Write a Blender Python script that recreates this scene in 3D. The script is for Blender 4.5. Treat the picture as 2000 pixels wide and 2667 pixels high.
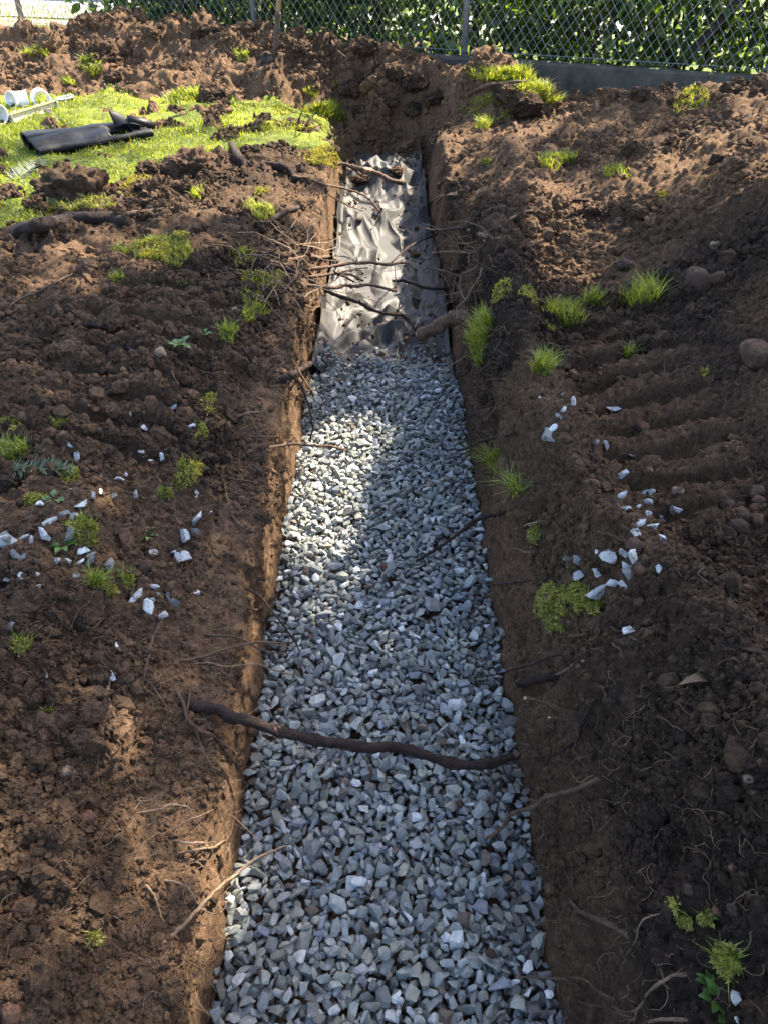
import bpy, bmesh, math, random, time
import numpy as np
from mathutils import Vector, Matrix, Euler
T0 = time.time()
PI = math.pi
for o in list(bpy.data.objects): bpy.data.objects.remove(o)
S = bpy.context.scene
C = S.collection

# ------------------------------------------------------------------ camera
CAMH, PITCH, FPX = 1.60, math.radians(39.6), 1926.0
cam = bpy.data.cameras.new('camera'); camo = bpy.data.objects.new('camera', cam); C.objects.link(camo)
cam.sensor_fit = 'VERTICAL'; cam.sensor_height = 36; cam.sensor_width = 27; cam.lens = 26.0
cam.clip_start = .05; cam.clip_end = 500
camo.location = (0, 0, CAMH); camo.rotation_euler = (math.radians(90) - PITCH, 0, 0)
S.camera = camo
S.render.resolution_x = 767; S.render.resolution_y = 1024
# ------------------------------------------------------------------ sky and sun
SUN_EL, SUN_AZ = math.radians(47), math.radians(38)       # azimuth from +Y towards +X
SUN = Vector((math.cos(SUN_EL)*math.sin(SUN_AZ), math.cos(SUN_EL)*math.cos(SUN_AZ), math.sin(SUN_EL)))
w = bpy.data.worlds.new('World'); S.world = w; w.use_nodes = True
nt = w.node_tree; bg = nt.nodes['Background']
sky = nt.nodes.new('ShaderNodeTexSky'); sky.sky_type = 'NISHITA'; sky.sun_disc = False
sky.sun_elevation = SUN_EL; sky.sun_rotation = SUN_AZ; sky.dust_density = 2.5; sky.ozone_density = .4; sky.air_density = .9
nt.links.new(sky.outputs[0], bg.inputs[0]); bg.inputs[1].default_value = .125
sun = bpy.data.lights.new('sun', 'SUN'); suno = bpy.data.objects.new('sun', sun); C.objects.link(suno)
sun.energy = 5.0; sun.angle = math.radians(.53); sun.color = (1, .88, .70)
suno.rotation_euler = SUN.to_track_quat('Z', 'Y').to_euler()
suno.location = (8, 10, 12)
S.view_settings.view_transform = 'Standard'; S.view_settings.look = 'None'
S.view_settings.exposure = 2.52; S.view_settings.gamma = 1; S.view_settings.use_curve_mapping = False
S.cycles.use_denoising = True

# ------------------------------------------------------------------ helpers
rng = np.random.default_rng(7); random.seed(7)
def hits_plane(px, py, z):
    """ray through photo pixel (2000x2667) to the level z"""
    u, v = (px - 1000)/FPX, (py - 1333.5)/FPX
    c, s = math.cos(PITCH), math.sin(PITCH)
    d = Vector((u, c - v*s, -s - v*c))
    t = (z - CAMH)/d.z
    return Vector((d.x*t, d.y*t, z))
def ray(px, py):
    u, v = (px - 1000)/FPX, (py - 1333.5)/FPX
    c, s = math.cos(PITCH), math.sin(PITCH)
    return Vector((u, c - v*s, -s - v*c))
def z_at(px, py, Y):
    d = ray(px, py); t = Y/d.y
    return Vector((d.x*t, Y, CAMH + d.z*t))
def sstep(a, b, x):
    t = np.clip((x - a)/(b - a), 0, 1); return t*t*(3 - 2*t)
_perm = np.random.default_rng(3).permutation(256).astype(np.int32); _perm = np.concatenate([_perm, _perm, _perm])
_g = np.array([(1,1,0),(-1,1,0),(1,-1,0),(-1,-1,0),(1,0,1),(-1,0,1),(1,0,-1),(-1,0,-1),(0,1,1),(0,-1,1),(0,1,-1),(0,-1,-1),(1,1,0),(-1,1,0),(0,-1,1),(0,-1,-1)], dtype=np.float32)
def pnoise(x, y, z=None):
    x = np.asarray(x, dtype=np.float32); y = np.asarray(y, dtype=np.float32)
    z = np.zeros_like(x) + .37 if z is None else np.asarray(z, dtype=np.float32)
    xi, yi, zi = np.floor(x).astype(np.int32), np.floor(y).astype(np.int32), np.floor(z).astype(np.int32)
    xf, yf, zf = x - xi, y - yi, z - zi
    xi &= 255; yi &= 255; zi &= 255
    f = lambda t: t*t*t*(t*(t*6 - 15) + 10)
    u, v, w_ = f(xf), f(yf), f(zf)
    def gr(dx, dy, dz):
        h = _perm[_perm[_perm[xi + dx] + yi + dy] + zi + dz] & 15
        g = _g[h]; return g[..., 0]*(xf - dx) + g[..., 1]*(yf - dy) + g[..., 2]*(zf - dz)
    l = lambda a, b, t: a + t*(b - a)
    return l(l(l(gr(0,0,0), gr(1,0,0), u), l(gr(0,1,0), gr(1,1,0), u), v), l(l(gr(0,0,1), gr(1,0,1), u), l(gr(0,1,1), gr(1,1,1), u), v), w_)
def fbm(x, y, z=None, o=4, f=1., gain=.5):
    r = 0; a = 1.
    for i in range(o):
        r = r + a*pnoise(x*f + 11.3*i, y*f + 5.7*i, None if z is None else z*f + 3.1*i); a *= gain; f *= 2.03
    return r
def _h2(ix, iy, s):
    return _perm[(_perm[(ix + s*17) & 255] + iy + s*31) & 255]
def lumps(x, y, cell, seed=1, fill=.75, rmin=.35, rmax=.62):
    """union of rounded clods laid out on a jittered grid: height 0..1 in units of cell"""
    X, Y = x/cell, y/cell
    ix, iy = np.floor(X).astype(np.int32), np.floor(Y).astype(np.int32)
    best = np.zeros_like(X)
    for dx in (-1, 0, 1):
        for dy in (-1, 0, 1):
            cx, cy = ix + dx, iy + dy
            a, b, c_, e = (_h2(cx, cy, seed + k)/255. for k in (0, 1, 2, 3))
            r = rmin + (rmax - rmin)*c_
            px, py = cx + .5 + (a - .5)*.8, cy + .5 + (b - .5)*.8
            th = e*6.28; ux, uy = X - px, Y - py
            p = (ux*np.cos(th) + uy*np.sin(th)); q = (-ux*np.sin(th) + uy*np.cos(th))*(1.15 + .5*b)
            d2 = (p*p + q*q)/(r*r)
            hh = np.sqrt(np.clip(1 - d2, 0, 1))*r*(.5 + .6*a)
            hh = np.where(_h2(cx, cy, seed + 5)/255. < fill, hh, 0)
            best = np.maximum(best, hh)
    return best

def new_obj(name, me, mat=None, parent=None):
    o = bpy.data.objects.new(name, me); C.objects.link(o)
    if mat is not None and me is not None and len(me.materials) == 0: me.materials.append(mat)
    if parent is not None: o.parent = parent
    return o
def tag(o, label, cat, group=None, kind=None):
    if label: o['label'] = label
    if cat: o['category'] = cat
    if group: o['group'] = group
    if kind: o['kind'] = kind
    return o
def empty(name, loc=(0,0,0), rot=(0,0,0)):
    o = bpy.data.objects.new(name, None); C.objects.link(o); o.location = loc; o.rotation_euler = rot
    o.empty_display_size = .05
    return o
def np_mesh(name, V, F, smooth=False, cols=None):
    """V (n,3) array; F (m,k) array of equal polygons"""
    me = bpy.data.meshes.new(name); V = np.asarray(V, np.float32); F = np.asarray(F, np.int32)
    k = F.shape[1]
    me.vertices.add(len(V)); me.vertices.foreach_set('co', V.ravel())
    me.loops.add(F.size); me.loops.foreach_set('vertex_index', F.ravel())
    me.polygons.add(len(F)); me.polygons.foreach_set('loop_start', np.arange(0, F.size, k, dtype=np.int32))
    me.polygons.foreach_set('use_smooth', np.full(len(F), smooth))
    if cols is not None:
        for nm, cc in cols.items():
            cc = np.asarray(cc, np.float32)
            if cc.ndim == 1:
                at = me.attributes.new(nm, 'FLOAT', 'POINT'); at.data.foreach_set('value', cc)
            else:
                at = me.attributes.new(nm, 'FLOAT_COLOR', 'POINT')
                if cc.shape[1] == 3: cc = np.concatenate([cc, np.ones((len(cc), 1), np.float32)], 1)
                at.data.foreach_set('color', cc.ravel())
    me.update(); me.validate()
    return me
class Soup:
    """collects triangle pieces and joins them into one mesh"""
    def __init__(s): s.V = []; s.F = []; s.A = []; s.n = 0
    def add(s, V, F, a=None):
        s.V.append(V); s.F.append(np.asarray(F) + s.n); s.n += len(V)
        if a is not None: s.A.append(np.broadcast_to(np.asarray(a, np.float32), (len(V), len(a) if hasattr(a, '__len__') else 1)))
    def mesh(s, name, smooth=False, attr=None):
        return np_mesh(name, np.concatenate(s.V), np.concatenate(s.F), smooth, {attr: np.concatenate(s.A)} if attr else None)

# ------------------------------------------------------------------ materials
def mat_new(name):
    m = bpy.data.materials.new(name); m.use_nodes = True
    nt = m.node_tree; b = nt.nodes['Principled BSDF']
    return m, nt, b
def N(nt, t, **kw):
    n = nt.nodes.new('ShaderNode' + t)
    for k, v in kw.items():
        if k.startswith('i_'):
            key = k[2:]; key = int(key) if key.isdigit() else key
            n.inputs[key].default_value = v
        else: setattr(n, k, v)
    return n
def ramp(nt, fac, stops, interp='LINEAR'):
    r = N(nt, 'ValToRGB'); r.color_ramp.interpolation = interp
    el = r.color_ramp.elements
    while len(el) < len(stops): el.new(.5)
    for e, (p, c) in zip(el, stops): e.position = p; e.color = (*c, 1) if len(c) == 3 else c
    nt.links.new(fac, r.inputs[0]); return r.outputs[0]
def mixc(nt, fac, a, b, mode='MIX'):
    m = N(nt, 'Mix', data_type='RGBA', blend_type=mode)
    for k, v in ((0, fac), (6, a), (7, b)):
        if isinstance(v, (int, float)): m.inputs[k].default_value = v
        elif isinstance(v, tuple): m.inputs[k].default_value = (*v, 1)
        else: nt.links.new(v, m.inputs[k])
    return m.outputs[2]
def noise(nt, scale, detail=6, rough=.6, vec=None, dist=0):
    n = N(nt, 'TexNoise'); n.inputs['Scale'].default_value = scale; n.inputs['Detail'].default_value = detail
    n.inputs['Roughness'].default_value = rough; n.inputs['Distortion'].default_value = dist
    if vec is None:
        g = N(nt, 'NewGeometry'); vec = g.outputs['Position']
    nt.links.new(vec, n.inputs['Vector']); return n
def bump(nt, b, hgt, strength, dist):
    bn = N(nt, 'Bump'); bn.inputs['Strength'].default_value = strength; bn.inputs['Distance'].default_value = dist
    nt.links.new(hgt, bn.inputs['Height']); nt.links.new(bn.outputs[0], b.inputs['Normal']); return bn
def simple(name, col, rough=.7, metal=0, var=.15, scale=30, bs=.2, bd=.002, spec=.4):
    m, nt, b = mat_new(name)
    n = noise(nt, scale)
    c2 = tuple(max(0, c*(1 - var*2)) for c in col); c3 = tuple(min(1, c*(1 + var)) for c in col)
    nt.links.new(ramp(nt, n.outputs[0], [(.3, c2), (.7, c3)]), b.inputs['Base Color'])
    b.inputs['Roughness'].default_value = rough; b.inputs['Metallic'].default_value = metal
    b.inputs['Specular IOR Level'].default_value = spec
    if bs: bump(nt, b, noise(nt, scale*6).outputs[0], bs, bd)
    return m

def soil_material(name='soil', atype='GEOMETRY'):
    m, nt, b = mat_new(name)
    at = N(nt, 'Attribute', attribute_name='sub', attribute_type=atype)       # 0 dark topsoil .. 1 tan subsoil and earth painted tan as sunlit
    n1 = noise(nt, 9, 8, .65); n2 = noise(nt, 70, 6, .7); n3 = noise(nt, 330, 4, .7)
    dark = ramp(nt, n2.outputs[0], [(.25, (.015, .0108, .0082)), (.5, (.038, .0262, .0188)), (.75, (.085, .058, .040))])
    tan = ramp(nt, n2.outputs[0], [(.25, (.055, .033, .019)), (.5, (.165, .100, .058)), (.78, (.29, .188, .118))])
    f = N(nt, 'Math', operation='MULTIPLY_ADD'); nt.links.new(n1.outputs[0], f.inputs[0]); f.inputs[1].default_value = .7
    sb = N(nt, 'Math', operation='SUBTRACT'); nt.links.new(at.outputs['Fac'], sb.inputs[0]); sb.inputs[1].default_value = .35
    nt.links.new(sb.outputs[0], f.inputs[2]); f.use_clamp = True
    col = mixc(nt, f.outputs[0], dark, tan)
    # pale grit and dark organic specks
    sp = ramp(nt, n3.outputs[0], [(.66, (0,0,0)), (.74, (1,1,1))])
    col = mixc(nt, sp, col, (.15, .105, .07))
    sp2 = ramp(nt, noise(nt, 150, 3, .6).outputs[0], [(.30, (1,1,1)), (.38, (0,0,0))])
    mm = N(nt, 'Math', operation='MULTIPLY'); nt.links.new(sp2, mm.inputs[0]); mm.inputs[1].default_value = .6
    col = mixc(nt, mm.outputs[0], col, (.009, .006, .0045))
    nt.links.new(col, b.inputs['Base Color']); b.inputs['Roughness'].default_value = .95
    b.inputs['Specular IOR Level'].default_value = .15
    ad = N(nt, 'Math', operation='ADD'); nt.links.new(noise(nt, 55, 10, .72).outputs[0], ad.inputs[0])
    nt.links.new(noise(nt, 260, 5, .7).outputs[0], ad.inputs[1])
    bump(nt, b, ad.outputs[0], 1.0, .014)
    return m
M_soil = soil_material(); M_soil_i = soil_material('soil_crumb', 'INSTANCER')

# ------------------------------------------------------------------ ground form
GR = .42
def floor_z(y):
    return np.where(y < 3.0, -.055, -.055 - .07*sstep(2.95, 3.3, y)) + .16*sstep(3.6, 6.0, y)
BUMPS = []   # (X, Y, rx, ry, amp)
def bp(px, py, Y, ztop, rx, ry, zb=GR): 
    p = z_at(px, py, Y); BUMPS.append((p.x, Y, rx, ry, (ztop if ztop is not None else p.z) - zb))
# spoil heaps at the back, from their silhouettes
bp(60, 70, 8.1, None, .55, .45); bp(240, 58, 7.6, None, .50, .42); bp(400, 105, 7.5, None, .45, .35)
bp(540, 82, 7.3, None, .45, .35); bp(690, 108, 7.1, None, .40, .30); bp(840, 118, 6.9, None, .35, .28)
bp(965, 120, 6.75, None, .28, .25); bp(1170, 116, 6.25, None, .30, .30); bp(1300, 138, 5.95, None, .30, .28); bp(1050, 160, 6.45, None, .25, .2)
bp(130, 150, 7.0, .58, .5, .3); bp(420, 190, 6.7, .56, .5, .3); bp(700, 190, 6.6, .60, .45, .3)
bp(1060, 190, 6.5, .62, .35, .3); bp(-300, 80, 8.3, .72, .8, .5); bp(-700, 100, 8.6, .7, 1.0, .6)
bp(1720, 205, 5.1, .56, .40, .30); bp(1950, 215, 4.9, .56, .5, .35); bp(2200, 215, 4.7, .58, .8, .5); bp(1560, 300, 4.9, .55, .3, .3)
def fence_y(x): return 7.03 - .42*x
def base(x, y):
    x = np.asarray(x, np.float32); y = np.asarray(y, np.float32)
    z = np.full_like(x, GR)
    L = x < 0
    ax = np.abs(x)
    # left bank: low lip rising to the lawn
    lip = np.interp(y, [.3, 1.2, 2.0, 3.0, 5.0], [.19, .20, .25, .29, .37])
    t = np.clip((ax - .34)/.42, 0, 1)
    zl = lip + (GR - lip)*(.55*t + .45*t*t*(3 - 2*t))
    zl = zl + .05*sstep(.55, .85, ax)*(1 - sstep(1.2, 2.4, y)) 
    # right bank: ridge, rut and the big heap beyond
    rx = .45 + .03*np.sin(y*2.1) + .05*sstep(1.2, .3, y)
    zr = .385 + .18*np.exp(-((x - rx)/.115)**2)*(1 - sstep(3.0, 3.8, y)) + .16*sstep(1.4, .8, y)*sstep(.3, .6, x)
    heap = .42*sstep(.95, 2.1, x)*sstep(-.5, 1.5, y)*(1 - .80*sstep(2.4, 4.4, y))
    heap = heap*.30 + .66*np.exp(-(((x - 1.95)/.74)**2 + ((y - 2.45)/1.25)**2)**1.1)
    heap = heap + .10*np.exp(-((x - .62 - .10*(y - 3.4))/.16)**2)*sstep(3.0, 3.5, y)*(1 - sstep(4.4, 5.2, y))
    zr = zr + heap + .20*sstep(.36, 1.1, x)*sstep(2.9, 4.1, y)*(1 - .85*sstep(4.4, 5.5, y))
    z = np.where(L, zl, zr)
    for bx, by, sx, sy, a in BUMPS:
        z = z + a*np.exp(-(((x - bx)/sx)**2 + ((y - by)/sy)**2)**1.15)*np.ones_like(z)*.8
    # level off in front of and behind the curb
    fy = fence_y(x)
    k = sstep(-.20, -.06, y - fy)
    z = z*(1 - k) + k*np.where(x > .4, .40, .50)
    # trench
    wob = .016*pnoise(y*2.3, x*0 + 3.1) + .010*pnoise(y*8, x*0 + 9.1)
    wz = .012*pnoise(y*5, z*6)
    w = .325 - .05*sstep(3.3, 6, y)
    xc = -.03*sstep(5, 6.4, y)
    d = np.abs(x - xc) - w + wob + wz
    endd = np.hypot((x - .04)/1.0, (y - 5.85)/.9) - .33 + .07*pnoise(x*4, y*4) + .03*pnoise(x*11, y*11)
    d = np.where(y > 6.0, 9., d); d = np.minimum(d, endd)
    ww = np.where(L, .040, .095 + .13*sstep(1.7, .8, y))
    ww = ww + sstep(5.2, 6.0, y)*(.22 + .2*pnoise(x*5, y*5)) + .40*sstep(5.9, 6.2, y)
    s = sstep(0, 1, d/ww + .05)
    s = np.where(L, s, .45*np.clip(d/ww, 0, 1) + .55*np.clip(d/(ww*.45), 0, 1)*.9 + .055*s)
    s = np.clip(s, 0, 1)
    fz = floor_z(y)
    return fz + (z - fz)*s

# tread prints of the digger tracks
def treads(x, y):
    t = np.zeros_like(x)
    for x0, x1, y0, y1, sk, per in ((.56, 1.0, 1.25, 3.0, -.10, .125), (-1.12, -.60, 1.5, 3.1, .12, .135)):
        m = sstep(x0, x0 + .06, x)*(1 - sstep(x1 - .06, x1, x))*sstep(y0, y0 + .3, y)*(1 - sstep(y1 - .4, y1, y))
        ph = (y + sk*x + .012*pnoise(x*5, y*3) )/per
        fr = ph - np.floor(ph)
        bar = sstep(.0, .16, fr)*(1 - sstep(.50, .60, fr))
        amp = .5 + .8*np.clip(.5 + pnoise(x*3 + 4, y*3), 0, 1)
        t = t + m*amp*(.048*bar - .030)
    return t

def compact_lit(x, y):  # smooth packed earth; some spots also painted tan where sun falls
    k = sstep(.02, .30, fbm(x + 3.3, y, None, 2, 1.25))
    for cx, cy, rx_, ry_, a in ((-1.32, 2.95, .50, .34, 1.), (-.95, 2.0, .34, .26, .9), (-.80, 2.5, .30, .5, .7), (.92, 2.83, .22, .16, 1.), (.78, 2.2, .26, .8, .7), (-.45, 4.1, .3, .3, .7), (-2.0, 6.4, .7, .35, .9), (.75, 5.0, .3, .25, .8)):
        k = np.maximum(k, a*np.exp(-(((x - cx)/rx_)**2 + ((y - cy)/ry_)**2)**1.3))
    return k
def surf_noise(P, ax):
    """offset along the normal; P (n,3)"""
    x, y, z = P[:, 0], P[:, 1], P[:, 2]
    wall = (np.abs(x) < .47) & (y < 6.0) & (z < .32)
    wallf = 1 - sstep(.24, .36, z); wallf = wallf*(1 - sstep(.42, .5, np.abs(x)))*(y < 6.0)
    far = sstep(5.2, 6.4, y + np.abs(x)*.25)
    right = sstep(.25, .6, x)
    loose = 1 - wallf
    q = pnoise(x*3.1, y*3.1, z*3.1)
    d = (.030*fbm(x, y, z, 5, 6.) + .022*np.abs(fbm(x, y, z, 3, 3.)))*(.3 + loose) 
    xx, yy = x + .02*pnoise(x*14, y*14), y + .02*pnoise(x*14 + 9, y*14)
    rough = np.clip(.62 + 1.2*q + .35*far - .25*sstep(1.1, 1.6, x)*(1 - far), .25, 1.4)*loose*(1 - .78*compact_lit(x, y)*(1 - .4*far))*(1 - .45*sstep(.75, .40, np.abs(x))*(y < 5.6))
    tr = treads(x, y); tm = np.clip(1 - np.abs(tr)*30, .35, 1)
    d = d + rough*tm*(.14*lumps(xx, yy, .21, 1, .6)*(.22 + .9*far) + .066*lumps(xx, yy, .085, 9, .55) + .036*lumps(xx, yy, .038, 5, .7) + .018*lumps(x, y, .018, 15, .85)) 
    d = d + far*.05*np.abs(fbm(xx, yy, None, 3, 3.3))
    d = d + .009*fbm(x, y, z, 3, 48.)*(.5 + loose) + .010*np.abs(fbm(x, y, z, 2, 22.))*loose + .010*fbm(xx, yy, z, 4, 30., .75)*loose
    # vertical scrape marks on the cut faces
    d = d + wallf*(.010*fbm(y, z, x, 4, 14.) + .026*lumps(y + .01*pnoise(y*30, z*30), z*1.3 + x*.7, .055, 23, .4) + .013*fbm(y, z*.25, x*.3, 4, 16.) + .006*np.minimum(0, fbm(y, z*.8, None, 3, 30.)))
    return d, wallf, far, tr

xs_f = np.concatenate([np.linspace(-1, -.12, 500, endpoint=False), np.linspace(-.12, .12, 300, endpoint=False), np.linspace(.12, 1, 500)])
def rows_y():
    ys = [-.35]
    while ys[-1] < 9.2:
        y = ys[-1]; zc = max(y, .2)*.77 + .7
        ys.append(y + max(.0045, .0017*zc**1.35) if y > .2 else y + .012)
    return np.array(ys)
YR = rows_y(); NC = 590
def build_ground():
    rowsX = np.zeros((len(YR), NC), np.float32)
    xs = np.linspace(-1, 1, 1400)
    for j, y in enumerate(YR):
        half = .95 + .62*max(y, 0)
        # dense x samples near the trench
        xf = np.sinh(xs*2.2)/np.sinh(2.2)*(half*1.25 + .8)
        zz = base(xf, np.full_like(xf, y))
        ds = np.hypot(np.diff(xf), np.diff(zz)*1.3)
        wgt = np.where(np.abs(xf[1:]) < half*.95, 1., .22)
        wgt = np.where((np.abs(xf[1:]) < .31) & (y < 2.9), .12, wgt)
        cu = np.concatenate([[0], np.cumsum(ds*wgt)])
        rowsX[j] = np.interp(np.linspace(0, cu[-1], NC), cu, xf)
    # smooth columns between rows to avoid jitter
    k = np.array([.25, .5, .25])
    for _ in range(8):
        rowsX[1:-1] = .25*rowsX[:-2] + .5*rowsX[1:-1] + .25*rowsX[2:]
    X = rowsX; Y = np.repeat(YR[:, None], NC, 1).astype(np.float32)
    Z = base(X, Y)
    P = np.stack([X, Y, Z], -1)
    dx = np.gradient(P, axis=1); dy = np.gradient(P, axis=0)
    n = np.cross(dx, dy); n /= np.linalg.norm(n, axis=-1, keepdims=True) + 1e-9
    Pf = P.reshape(-1, 3); nf = n.reshape(-1, 3)
    # soften the normals so that lips bulge instead of folding
    nf = nf*np.array([.8, .8, 1.]) + np.array([0, 0, .25]); nf /= np.linalg.norm(nf, axis=1, keepdims=True)
    d, wallf, far, tr = surf_noise(Pf, None)
    fl = sstep(.31, .36, np.abs(Pf[:, 0]) + (Pf[:, 1] > 5.9)*1.)
    d = d*(.3 + .7*fl)
    fy = fence_y(Pf[:, 0])
    d = d*(1 - .85*sstep(-.16, -.06, Pf[:, 1] - fy))
    lawn = lawn_mask(Pf[:, 0], Pf[:, 1])
    d = d*(1 - .75*lawn)
    Q = Pf + nf*d[:, None]
    Q[:, 2] += tr
    # subsoil share, with sunlight painted into it on banks and heaps
    q = fbm(Pf[:, 0], Pf[:, 1], None, 3, 1.7); kc = compact_lit(Pf[:, 0], Pf[:, 1])
    sub = .16 + .30*q + .45*kc + .58*far + .62*wallf*(Pf[:, 0] < .0) + .35*wallf*(Pf[:, 0] > 0)  # back heaps: brown earth brightened as sunlit; right wall less tan than left
    sub = sub + .34*sstep(1.6, .8, Pf[:, 1])*(Pf[:, 0] < 0) + .14*sstep(1.8, .8, Pf[:, 1])*(Pf[:, 0] > 0) + .22*(tr > .006)  # near left bank lightened to stand for soft light; tread bars tanner
    sub = sub + .38*sstep(.35, .8, Pf[:, 0])*sstep(2.4, 3.0, Pf[:, 1]) + .22*sstep(-.9, -1.2, Pf[:, 0])*sstep(2.3, 2.7, Pf[:, 1])  # tan painted in for sun on the right heap and left strip
    idx = np.arange(len(YR)*NC).reshape(len(YR), NC)
    F = np.stack([idx[:-1, :-1], idx[:-1, 1:], idx[1:, 1:], idx[1:, :-1]], -1).reshape(-1, 4)
    me = np_mesh('soil_ground', Q, F, True, {'sub': np.clip(sub, 0, 1)})
    o = new_obj('soil_ground', me, M_soil); o['kind'] = 'structure'
    return o, Q.reshape(len(YR), NC, 3)
def lawn_mask(x, y):
    """1 on the remaining turf, left of the trench"""
    n = .13*fbm(x, y, None, 4, 2.8, .62)
    # back edge follows the heaps, front edge the loose soil
    yb = 6.15 + .15*(-x - .3) ; yf = np.interp(-x, [0, .3, .9, 1.15, 1.45, 1.62, 1.75, 3.5], [5.2, 5.0, 4.85, 4.6, 4.1, 3.5, 3.15, 3.0])
    m = sstep(0, .10, (yb - y) + n)*sstep(0, .10, (y - yf) + n)*sstep(.31, .36, -x + n*.15)
    m = m*(1 - sstep(.24, .34, fbm(x*1. + 5, y, None, 3, 2.9))*(y < 5.9)*.95)
    return m
ground, GQ = build_ground()
print('ground', len(ground.data.vertices), round(time.time() - T0, 1))
from mathutils.bvhtree import BVHTree
def make_bvh():
    st = GQ[::2, ::2]; r, c, _ = st.shape
    idx = np.arange(r*c).reshape(r, c)
    F = np.stack([idx[:-1, :-1], idx[:-1, 1:], idx[1:, 1:], idx[1:, :-1]], -1).reshape(-1, 4)
    return BVHTree.FromPolygons(st.reshape(-1, 3).tolist(), F.tolist())
BVH = make_bvh()
print('bvh', round(time.time() - T0, 1))
def hit(px, py, off=0.):
    d = ray(px, py).normalized()
    h = BVH.ray_cast(Vector((0, 0, CAMH)), d)
    if h[0] is None: 
        return hits_plane(px, py, GR), Vector((0, 0, 1))
    return h[0] + h[1]*off, h[1]
def zdown(x, y):
    h = BVH.ray_cast(Vector((x, y, 3)), Vector((0, 0, -1)))
    return (h[0].z, h[1]) if h[0] is not None else (GR, Vector((0, 0, 1)))

# ------------------------------------------------------------------ gravel
def hull_variant(seed, n=18, flat=.8):
    r = np.random.default_rng(seed)
    P = r.normal(size=(n, 3)); P /= np.linalg.norm(P, axis=1, keepdims=True)
    P = np.sign(P)*np.abs(P)**.72                       # push towards a blocky shape
    P *= r.uniform(.70, 1.0, (n, 1))
    P *= np.array([1, r.uniform(.50, .95), r.uniform(.40, flat)])
    bm = bmesh.new()
    for p in P: bm.verts.new(p)
    res = bmesh.ops.convex_hull(bm, input=bm.verts)
    bmesh.ops.delete(bm, geom=list({g for g in res['geom_interior'] + res['geom_unused'] if isinstance(g, bmesh.types.BMVert)}), context='VERTS')
    bmesh.ops.triangulate(bm, faces=bm.faces)
    bm.verts.index_update()
    V = np.array([v.co[:] for v in bm.verts], np.float32); F = np.array([[v.index for v in f.verts] for f in bm.faces])
    bm.free()
    return V, F
VAR = [hull_variant(100 + i, 11 + (i % 5)*2) for i in range(36)]
def stone_palette(r):
    u = r.random()
    if u < .66: c = np.array([.305, .320, .300])*r.uniform(.55, 1.35)
    elif u < .82: c = np.array([.30, .30, .25])*r.uniform(.7, 1.25)
    elif u < .915: c = np.array([.235, .25, .27])*r.uniform(.8, 1.3)
    elif u < .98: c = np.array([.66, .66, .64])*r.uniform(.7, 1.15)
    else: c = np.array([.20, .155, .12])*r.uniform(.6, 1.2)
    return c
def stone_mat(name, mode, dirt=False):
    m, nt, b = mat_new(name)
    if mode == 'attr':
        at = N(nt, 'Attribute', attribute_name='col'); base_c = at.outputs['Color']
    else:
        at = N(nt, 'Attribute', attribute_name='col', attribute_type='OBJECT'); base_c = at.outputs['Color']
    n1 = noise(nt, 60, 8, .7); n2 = noise(nt, 420, 5, .7)
    c = mixc(nt, ramp(nt, n1.outputs[0], [(.30, (.0, .0, .0)), (.70, (1, 1, 1))]), mixc(nt, 1., base_c, (.52, .55, .58), 'MULTIPLY'), base_c)
    c = mixc(nt, ramp(nt, noise(nt, 34, 6, .75).outputs[0], [(.60, (0, 0, 0)), (.72, (.55, .55, .55))]), c, (.50, .53, .56))
    c = mixc(nt, ramp(nt, n2.outputs[0], [(.30, (.8, .8, .8)), (.42, (0, 0, 0))]), c, (.06, .06, .06))
    if dirt: c = mixc(nt, ramp(nt, noise(nt, 28, 7, .7).outputs[0], [(.50, (0, 0, 0)), (.62, (.85, .85, .85))]), c, (.055, .038, .026))
    nt.links.new(c, b.inputs['Base Color']); b.inputs['Roughness'].default_value = .82; b.inputs['Specular IOR Level'].default_value = .3
    ad = N(nt, 'Math', operation='ADD'); nt.links.new(n1.outputs[0], ad.inputs[0]); nt.links.new(noise(nt, 240, 6, .7).outputs[0], ad.inputs[1])
    bump(nt, b, ad.outputs[0], .65, .004)
    return m
M_stone = stone_mat('crushed_stone', 'attr'); M_stone_o = stone_mat('crushed_stone_single', 'obj')
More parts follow.
